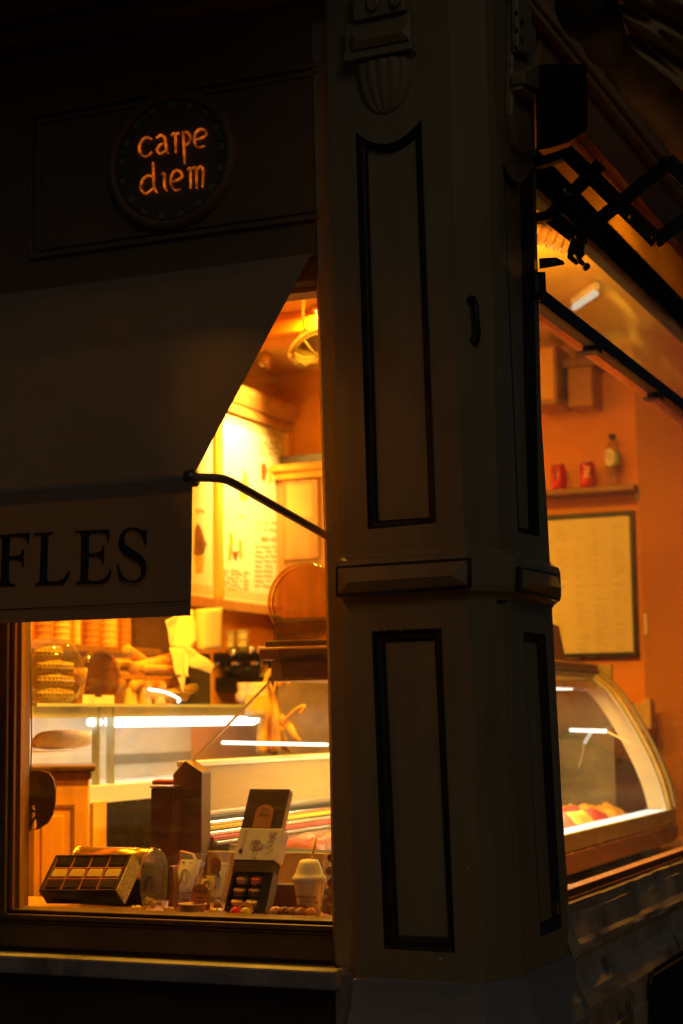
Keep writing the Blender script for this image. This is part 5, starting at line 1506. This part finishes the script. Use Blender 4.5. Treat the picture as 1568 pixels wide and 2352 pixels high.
for pl in ([(.42, .49), (.45, .45), (.40, .42)], [(.50, .48), (.52, .44), (.47, .415), (.55, .42)], [(.60, .49), (.70, .52), (.78, .50), (.86, .53)], [(.75, .45), (.82, .47), (.90, .49)]):
    ribbon(sk, smoothline([mI(a, b, .0068) for a, b in pl], 4), .0014, n, .0002)
for c, ccx, ccy, rr_ in ((0, .80, .61, .065), (1, .83, .57, .06), (2, .86, .615, .045), (3, .80, .54, .05), (4, .80, .60, .04)):
    ribbon(sk, [mI(ccx+rr_*math.cos(a)*1.2, ccy+rr_*.38*math.sin(a*1.0+c), .0068) for a in [i*.6 for i in range(10+c)]], .0011, n, .0002)
sk.build('printed_sketch', M('sketch_brown', (.30, .14, .05), .7), mcx)
lg = MB(); lg.lathe([(.001, 0), (.0065, 0), (.0065, .0004), (.001, .0004)], mI(.12, .475, .0067), n, 16); lg.build('round_emblem', print_dark, mcx)
rot_text('Amorino', 'sleeve_lettering', print_brown, mcx, mI(.14, .565, .0068), eyn, -exn, .016, shear=.25)
pe = mI(1.022, .46, -.016)
rot_text('Amorino', 'side_lettering', print_brown, mcx, mI(1.0225, .57, -.016), eyn, -n, .016, shear=.25)


def macaron(c, axis, r, col, fil, label, group):
    m_ = thing('macaron', label, 'macaron', c, group); ax = V(axis).normalized()
    shell = M('macaron_'+col[0], col[1], .55, var=.15, scale=90, bump=.15, bscale=150)
    h = r*.42
    MB().lathe([(r*.96, .12*r), (r*1.0, .2*r), (r*.98, .2*r+h*.45), (r*.75, .2*r+h*.85), (r*.3, .2*r+h), (.0005, .2*r+h)], c, ax, 20, cap=False).build('shell', shell, m_, smooth=True)
    MB().lathe([(r*.96, .12*r), (r*1.0, .2*r), (r*.98, .2*r+h*.45), (r*.75, .2*r+h*.85), (r*.3, .2*r+h), (.0005, .2*r+h)], c, -ax, 20, cap=False).build('shell', shell, m_, smooth=True)
    MB().lathe([(r*.88, -.13*r), (r*.93, 0), (r*.88, .13*r)], c, ax, 20).build('filling', fil, m_, smooth=True)


cocoa = ('cocoa', (.22, .09, .035)); caramel = ('caramel', (.46, .21, .07)); rasp = ('raspberry', (.55, .05, .035)); lemon = ('lemon', (.80, .60, .15)); peach = ('peach', (.72, .36, .16)); mocha = ('mocha', (.34, .16, .06)); red_m = ('red', (.70, .03, .03))
fill_c = M('fill_cream', (.75, .58, .30), .6); fill_d = M('fill_dark', (.10, .04, .02), .5)
names = [('caramel', caramel, fill_c), ('raspberry', rasp, fill_c), ('dark mocha', mocha, fill_d), ('cocoa', cocoa, fill_d), ('peach', peach, fill_c), ('lemon caramel', lemon, fill_c)]
k = 0
for b, row in ((.257, 'top'), (.165, 'middle'), (.073, 'bottom')):
    for a in (.24, .60):
        nm, cc, fl = names[k]; k += 1
        macaron(mI(a, b, -.014), (0.05, -.25, 1), .0185, cc, fl, f'{nm} macaron in the {row} row of the tall macaron box', 'macarons in the leaning box')
# loose macarons on the ledge
for u, v, cc, fl, lab in ((541, 2088, red_m, fill_c, 'bright red macaron on edge in the paper tray'), (565, 2090, lemon, fill_c, 'pale yellow macaron on edge in the paper tray')):
    p = PY(u, v, .075); p.z = ZD+.0145; macaron(p, (.85, -.45, .25), .0145, cc, fl, lab, 'loose macarons on the ledge')
tr = thing('paper_tray', 'small white paper tray under the red and yellow macarons', 'tray', PY(553, 2100, .075))
tp = PY(553, 2100, .075); MB().box((tp.x-.036, .055, ZD+.0003), (tp.x+.036, .10, ZD+.0012)).build('base', white_paper, tr)
MB().prism([(tp.x+.036, .055, ZD+.001), (tp.x+.042, .055, ZD+.007), (tp.x+.042, .10, ZD+.007), (tp.x+.036, .10, ZD+.001)], (.0005, 0, 0)).build('rim', white_paper, tr)
for u, cc, fl, lab in ((633, peach, fill_c, 'peach macaron at the end of the row of five'), (652, cocoa, fill_d, 'cocoa macaron, second in the row of five'), (671, mocha, fill_d, 'mocha macaron in the middle of the row of five'), (692, caramel, fill_c, 'caramel macaron with pale filling, fourth in the row of five'), (713, ('orange', (.72, .30, .05)), fill_d, 'orange macaron nearest the wrapped biscuits in the row of five')):
    p = PY(u, 2100, .085); p.z = ZD+.0165; macaron(p, (.88, -.42, .18), .0165, cc, fl, lab, 'loose macarons on the ledge')

wr = [(392, 2094, nut_pale, 'pale', 'in front of the wooden easel'), (490, 2096, yellow_mat, 'yellow', 'beside the small paper cup'), (503, 2098, white_paper, 'white', 'between the small cup and the macaron box'), (600, 2103, tag_orange, 'orange', 'beside the paper tray of macarons'), (664, 2106, white_paper, 'white', 'just behind the row of five macarons'), (318, 2093, yellow_mat, 'yellow', 'beside the glittery chocolate box')]
for uu, vv, mt, nm, wh in wr:
    p = PY(uu, vv, .13); p.z = ZD+.009
    tw = thing('wrapped_sweet', f'{nm} wrapped sweet lying {wh}', 'sweet', p, 'wrapped sweets on the ledge')
    dd = V((1, random.uniform(-.5, .5), random.uniform(-.1, .2))).normalized()
    MB().lathe([(.002, -.011), (.008, -.008), (.009, 0), (.008, .008), (.002, .011)], p, dd, 12, wob=.2).build('body', mt, tw, smooth=True)
    for sg in (-1, 1): MB().lathe([(.0015, 0), (.004, .004), (.008, .009)], p+dd*sg*.010, dd*sg, 9, cap=False, wob=.8).build('twist', mt, tw)

# tall cup with dome lid and straw
Yc = .15
c_ = PY(712, 2103, Yc); c_.z = ZD; sc1 = (PY(712, 2020, Yc).z-PY(712, 2021, Yc).z)
zr_ = PY(714, 2022, Yc).z-ZD; zd_ = PY(714, 1976, Yc).z-ZD
rc = .5*(PY(751, 2015, Yc).x-PY(679, 2015, Yc).x)
cup = thing('tall_cup', 'tall cream paper cup with a dome lid and straw in the front window', 'cup', c_)
MB().lathe([(rc*.62, 0), (rc*.90, zr_-.004), (rc*.92, zr_)], c_, (0, 0, 1), 36).build('cup_wall', cream, cup, smooth=True)
MB().lathe([(rc*.93, zr_-.008), (rc*1.0, zr_-.006), (rc*1.0, zr_+.008), (rc*.90, zr_+.012), (rc*.80, zr_+.020), (rc*.72, zr_+.032), (rc*.60, zd_-.008), (rc*.50, zd_), (rc*.2, zd_+.002)], c_, (0, 0, 1), 36).build('lid', white_paper, cup, smooth=True)
s0, s1 = V((c_.x+.005, c_.y, ZD+zd_-.01)), PY(728, 1922, Yc+.01)
MB().tube([s0, s1], .0036, 10).build('straw', M('straw', (.90, .58, .2), .5), cup, smooth=True)
angf = math.atan2(CAM.y-c_.y, CAM.x-c_.x)
rr_ = rc*.78
body_o = c_+V((math.cos(angf-.28)*rr_*1.02, math.sin(angf-.28)*rr_*1.02, zr_*.58))
rot_text('Amorino', 'cup_lettering', print_dark, cup, body_o, V((-math.sin(angf-.28), math.cos(angf-.28), 0)), (0, 0, 1), .0165, shear=.2, depth=.001)
print_line(cup, body_o+V((0, 0, -.011)), V((-math.sin(angf-.28), math.cos(angf-.28), 0)), (0, 0, 1), .030, .0018, .0012)
sk = MB()
for k in range(3):
    an = angf+.55; e = V((-math.sin(an), math.cos(an), 0)); nn = V((math.cos(an), math.sin(an), 0))
    ribbon(sk, [c_+nn*rr_*(1.0+.02*k)+e*(.006*math.cos(t*1.2+k))+V((0, 0, zr_*(.62-.22*k)+.008*math.sin(t))) for t in [i*.7 for i in range(6)]], .001, nn, .0004)
sk.build('printed_sketch', print_dark, cup)
# wrapped biscuits at the jamb
bw = thing('biscuit_bag', 'clear bag of round brown biscuits standing against the window jamb', 'bag', PY(750, 2104, .11))
mb, rows = pouch([(1925, 752, 772), (1945, 746, 776), (1975, 744, 778), (2010, 742, 780), (2045, 738, 782), (2080, 736, 784), (2108, 738, 782)], .11, .02, .02, None)
mb.build('film', clear_film, bw, smooth=True)
for k, (u, v) in enumerate(((748, 2088), (762, 2092), (752, 2070), (768, 2066), (756, 2048), (764, 2028), (760, 2000), (764, 1970))):
    MB().lathe([(.003, -.005), (.013, -.004), (.014, 0), (.012, .004), (.002, .006)], PY(u, v, .112), (.4, -.8, .2*(-1)**k), 14).build('biscuit', nut if k % 2 else nut_pale, bw, smooth=True)
# dark block box under the cup
q = [PY(608, 2032, .26), PY(690, 2032, .26), PY(690, 2094, .26), PY(605, 2094, .26)]
tag(MB().prism(q, (0, .06, 0)).build('brown_carton', wood_dark, bevel=.003), 'dark brown carton behind the tall cup and the macaron box', 'carton')
# box with a red pen case left of the post
q = [PY(347, 1811, .36), PY(398, 1811, .36), PY(394, 1975, .36), PY(344, 1975, .36)]
wb = thing('wooden_box', 'tall dark wooden box with a light rim left of the pointed post', 'box', PY(370, 1975, .36))
MB().prism(q, (0, .10, 0)).build('case', M('case_wood', (.17, .075, .02), .45, var=.3, scale=6, stretch=(5, 5, .6)), wb, bevel=.003)
a_, b_ = PY(345, 1806, .355), PY(400, 1811, .355)
MB().box((a_.x, .352, b_.z+.0005), (b_.x, .47, a_.z)).build('rim', brass, wb, bevel=.001)
rp_ = PY(352, 1803, .38); rq = PY(396, 1803, .38)
tag(MB().tube([rp_+V((0, 0, .006)), rp_.lerp(rq, .2)+V((0, 0, .008)), rq+V((0, 0, .008))], [.006, .008, .0085], 10).build('red_case', red_plastic, smooth=True), 'red pen case lying on the wooden box', 'case')
# hanging wooden plaque on a cord
YH = .10
pq = [(40, 1771), (95, 1771), (112, 1776), (122, 1790), (127, 1812), (126, 1845), (120, 1872), (108, 1892), (88, 1905), (40, 1915)]
hg = thing('hanging_plaque', 'brown wooden plaque with small cut-out holes hanging on a twisted cord', 'plaque', PY(80, 1912, YH))
holes = [[(72, 1852), (80, 1849), (81, 1862), (73, 1858)], [(72, 1868), (80, 1866), (80, 1876), (74, 1882)], [(78, 1884), (83, 1882), (84, 1900), (79, 1906), (71, 1905), (72, 1896)]]
MB().prism([PY(u, v, YH) for u, v in pq], (0, .006, 0), [[PY(u, v, YH) for u, v in h_] for h_ in holes]).build('board', M('plaque_wood', (.13, .05, .022), .5, var=.2), hg)
cp_ = [PY(70, 1425, YH+.004), PY(71, 1560, YH+.004), PY(73, 1700, YH+.004), PY(71, 1760, YH+.004), PY(66, 1785, YH-.003)]
MB().tube(cp_, .0022, 6).build('cord', wood_dark, hg, smooth=True)

# ================================================================== RIGHT WINDOW, its base and awning
rw = thing('side_window', 'tall side window with a dark transom on the right of the pillar', 'window', (XR, 1.5, .9))
yw0, yw1 = lerp(RE_T, 1.2)-.06, 6.0


def rbar(name, u, v0, v1, x0, x1, mat, parent=rw, bevel=.003):
    """A bar along the side facade whose outer face spans v0..v1 at picture column u."""
    z1, z0 = PX(u, v0, x1).z, PX(u, v1, x1).z
    return MB().box((x0, yw0, z0), (x1, yw1, z1)).build(name, mat, parent, bevel=bevel)


rbar('transom', 1400, 782, 815, XR-.03, XR+.012, dark_metal)
rbar('transom_lip', 1400, 818, 850, XR-.05, XR-.032, M('lip_amber', (.50, .27, .06), .5, trans=.6))
rbar('head_beam', 1330, 440, 524, XR-.05, XR+.012, M('beam_black', (.012, .009, .007), .7, spec=.15))
MB().box((XR-.003, yw0, PX(1310, 2060, XR).z), (XR+.002, yw1, PX(1400, 815, XR+.012).z)).build('lower_pane', pane_glass, rw)
MB().box((XR-.003, yw0, PX(1400, 782, XR+.012).z), (XR+.002, yw1, PX(1330, 524, XR+.012).z)).build('upper_pane', GLASS('upper_glass', (.92, .90, .86), .7, dust=.05, dscale=3), rw)
zE = [PX(1306, 2044, XR+.005).z, PX(1308, 2068, XR+.02).z, PX(1310, 2100, XR+.02).z]
MB().box((XR-.035, yw0, zE[0]-.06), (XR+.005, yw1, zE[0])).build('bottom_rail', wood_mid, rw, bevel=.003)
MB().box((XR-.035, yw0, zE[1]-.03), (XR+.012, yw1, zE[0]-.021)).build('rail_step', wood_mid, rw, bevel=.002)
# glass clips hanging under the transom
for u, v, lab in ((1355, 787, 'small dark spotlight box under the transom nearer the pillar'), (1500, 897, 'small dark spotlight box under the transom farther from the pillar')):
    p = PX(u, v, XR-.016)
    t = thing('transom_spotlight', lab, 'spotlight', p, 'spotlight boxes under the transom')
    MB().box((p.x-.034, p.y-.03, p.z-.034), (p.x+.030, p.y+.03, p.z+.024)).build('case', dark_metal, t, bevel=.004)
    MB().box((p.x-.028, p.y-.0315, p.z-.028), (p.x+.024, p.y-.0302, p.z+.006)).build('lens', GLASS('smoke', (.35, .25, .12), 1.2), t)
    MB().box((p.x-.016, p.y-.02, p.z+.0245), (p.x+.012, p.y+.02, p.z+.036)).build('clamp', grey_metal, t, bevel=.002)
# stone base mouldings of the side facade, extruded along y
sx = BX
zA = PX(1308, 2072, sx).z; zBq = PX(1310, 2100, sx+.004).z
zCq = PX(1318, 2187, sx+.030).z
prof = [(XR-.02, zA+.002), (sx-.005, zA+.002), (sx+.004, zA-.005), (sx+.004, zBq), (sx+.009, zBq-.006), (sx+.020, zCq+.022), (sx+.029, zCq+.010), (sx+.032, zCq+.002), (sx+.031, zCq-.012), (sx+.018, zCq-.028), (sx+.026, zCq-.07), (sx+.045, zCq-.11), (sx+.056, zCq-.15), (sx+.058, zCq-.22), (sx+.066, zCq-.23), (sx+.066, -.02)]
mb = MB(); rows = []
ny = 160
yb0 = lerp(RE_T, .8)+.002
random.seed(11)
chips = [(random.uniform(yb0, 3.4), random.choice((2, 3, 6, 7, 8)), random.uniform(.012, .05), random.uniform(.002, .006)) for _ in range(24)]
for i in range(ny+1):
    row = []
    for k, (x, z) in enumerate(prof):
        y = lerp(RE_T, max(z, .8))-(.018 if k < 9 else .05); y = y+(4.5-y)*(i/ny)**1.25
        wv = .0018*math.sin(y*7+k*2.1)+.0010*math.sin(y*17+k)
        for cy_, ck, cw, cdp in chips:
            if abs(ck-k) < 2: wv -= cdp*(1 if ck == k else .45)*math.exp(-((y-cy_)/cw)**2)
        if k in (7, 8): wv += -.009*math.exp(-((y-.75)/.12)**2)
        row.append((x+(wv if 2 < k < 15 else 0), y, z+(wv*.7 if 1 < k < 15 else 0)))
    rows.append(row)
mb.grid(rows); mb.face(rows[0]+[(XR-.02, rows[0][-1][1], -.02)])
base = tag(mb.build('stone_ledge', stone_dark), 'worn moulded stone base with chipped ledges under the side window', 'stone base')
vt = [PX(u, v, sx+.075) for u, v in ((1494, 2262), (1500, 2226), (1640, 2140), (1640, 2420), (1494, 2420))]
vg = thing('vent_grille', 'dark slatted vent grille set into the stone base at the pavement', 'vent', (vt[0].x, vt[0].y, 0))
MB().prism(vt, (-.002, 0, 0)).build('back_plate', box_black, vg)
zt1 = vt[2].z
for k in range(16):
    zz = vt[0].z+.028-k*.014
    yy0 = vt[0].y+.004+(.0 if zz < vt[0].z else (zz-vt[0].z)*.3)
    MB().prism([(sx+.0752, yy0, zz), (sx+.085, yy0, zz-.004), (sx+.085, yy0, zz-.007), (sx+.0752, yy0, zz-.006)], (0, 1.3, 0)).build('slat', dark_metal, vg)

# glowing tube below the ceiling, behind the upper pane
ta, tb2 = PZ(1318, 706, ZC-.06), PZ(1368, 673, ZC-.06)
tl = thing('glow_tube', 'white glowing tube below the ceiling behind the upper side window', 'lamp', (ta+tb2)/2)
MB().tube([ta, tb2], .013, 12).build('tube', EMIT('tube_white', (1, .86, .66), 1.1), tl, smooth=True)
MB().tube([ta+V((0, 0, .03)), tb2+V((0, 0, .03))], .018, 8).build('batten', cream, tl)
# ribbed ceiling spotlight near the pillar
rl_ = PZ(1280, 548, ZC-.07)
rb = thing('ribbed_spotlight', 'ribbed ceiling spotlight near the top of the side window', 'lamp', rl_)
axs = V((.8, .5, -.35)).normalized()
MB().lathe([(.03, -.10)]+[x for k in range(6) for x in ((.046, -.09+k*.03), (.046, -.078+k*.03), (.036, -.074+k*.03), (.036, -.064+k*.03))]+[(.05, .09), (.05, .11)], rl_, axs, 20).build('body', wood_mid, rb)
MB().tube([rl_, (rl_.x, rl_.y, ZC)], .01, 8).build('stem', wood_mid, rb)
lamp_spot((rl_.x-.15, rl_.y+.1, ZC-.35), (rl_.x-.1, rl_.y+.35, ZC), 40, 150, .9, col=(1, .55, .10))

# side facade above the window: board, moulding
fb = thing('side_fascia', 'brown fascia board with a pale double moulding above the side window', 'fascia', (BX, 2, 2.8))
zf0 = PX(1330, 440, XR+.012).z+.002
MB().box((XR-.012, yw0, zf0), (XR-.004, yw1, 3.262)).build('glow_strip', M('glow_strip_amber', (.28, .19, .05), .6, var=.15, scale=3, trans=.7), fb)  # translucent strip added so the band above the window glows from the room
MB().box((XR-.04, yw0, 3.263), (XR+.03, yw1, 4.6)).build('board', M('side_board', (.36, .20, .075), .6, var=.15, scale=4, stretch=(1, .2, 1)), fb)
for dv, wd, th in ((0, 14, .05), (34, 12, .035)):
    a_, b_ = PX(1246+dv*.2, 36-dv*.0+dv, XR+.04), PX(1524-dv*.2, 376+dv*.6, XR+.04)
    d_ = (b_-a_).normalized()
    MB().bar(a_-d_*.3, b_+d_*2.2, .022 if dv else .03, th, (1, 0, 0)).build('moulding', M('side_mould', (.50, .30, .11), .55, var=.15), fb, bevel=.004)

# scissor-arm awning over the side window
YL = .31
zx = lambda x, y, Y=YL: PY(1148+x*.2685, y*.2685, Y)
aw = thing('scissor_awning', 'black scissor arm awning folded over the side window', 'awning', zx(600, 1300))
bars = [((560, 1290), (1345, 2060), 34, 'long'), ((420, 1850), (860, 1400), 30, ''), ((660, 2030), (1470, 1370), 30, ''), ((430, 1850), (700, 2060), 34, ''), ((1430, 1370), (1700, 1640), 32, ''), ((1320, 2070), (1720, 1770), 30, '')]
for k, (a_, b_, wd, _) in enumerate(bars):
    Yk = YL+(.012 if k % 2 else -.004)
    MB().bar(zx(*a_, Yk), zx(*b_, Yk), wd*1.28/1000, .010, (0, 1, 0)).build('arm_bar', black_paint, aw, bevel=.002)
for p_ in ((450, 1850), (800, 1480), (1040, 1710), (600, 1640), (1430, 1390), (1340, 2050), (690, 2045), (1150, 1880)):
    MB().lathe([(.010, -.03), (.010, .03)], zx(*p_), (0, 1, 0), 12).build('pivot', dark_metal, aw, smooth=True)
for (a_, b_) in (((250, 1420), (420, 1370)), ((400, 1375), (620, 1300)), ((240, 1880), (450, 1845))):
    MB().bar(zx(*a_), zx(*b_), .026, .03, (0, 1, 0)).build('wall_bracket', black_paint, aw, bevel=.003)
MB().prism([zx(*p_) for p_ in ((600, 2030), (640, 2020), (700, 2060), (690, 2120), (700, 2150), (660, 2200), (640, 2230), (620, 2245), (568, 2205), (570, 2150))], (0, .035, 0)).build('clamp', black_paint, aw, bevel=.003)
MB().tube([zx(640, 2180), zx(690, 2240), zx(735, 2280)], [.006, .007, .005], 10).build('clamp_screw', dark_metal, aw, smooth=True)
MB().lathe([(.008, -.006), (.011, -.004), (.011, .006), (.007, .008)], zx(735, 2280), zx(735, 2280)-zx(690, 2240), 10).build('screw_head', dark_metal, aw, smooth=True)
q = [PX(u, v, XR+.06) for u, v in ((1228, 150), (1322, 150), (1324, 300), (1280, 330), (1230, 345))]
MB().prism(q, (.035, 0, 0)).build('end_box', MATS['beam_black'], aw, bevel=.006)
# roller and gathered cloth
random.seed(4)
ra, rb_ = PX(1416, 98, BX+.30), PX(1613, 351, BX+.30)
path = []; rad = []
for i in range(26):
    t = i/25*1.6-.3; path.append(ra+(rb_-ra)*t+V((random.uniform(-1, 1)*.004, 0, random.uniform(-1, 1)*.006))); rad.append(.070+.008*math.sin(i*1.9)+random.uniform(-.004, .004))
MB().tube(path, rad, 16).build('cloth_roll', M('roll_dark', (.05, .035, .02), .9, var=.2, bump=.3, bscale=30), aw, smooth=True)
rows = []
for i in range(22):
    t = i/21; row = []
    for j in range(26):
        s = j/25
        u = 1390+s*330+t*55; v = -110+t*215+s*(70+t*200)
        row.append(PX(u, v, BX+.42+.03*math.sin(t*19+s*4+math.sin(s*5))+.02*math.sin(t*41-s*6)))
    rows.append(row)
MB().grid(rows).build('gathered_cloth', brown_cloth, aw, smooth=True, solid=.002)
# flat bracket on the pillar side
MB().prism([PX(u, v, BX+.01) for u, v in ((1236, 593), (1262, 592), (1279, 600), (1281, 609), (1262, 613), (1237, 617))], (.02, 0, 0)).build('flat_bracket', dark_metal, aw, bevel=.003)
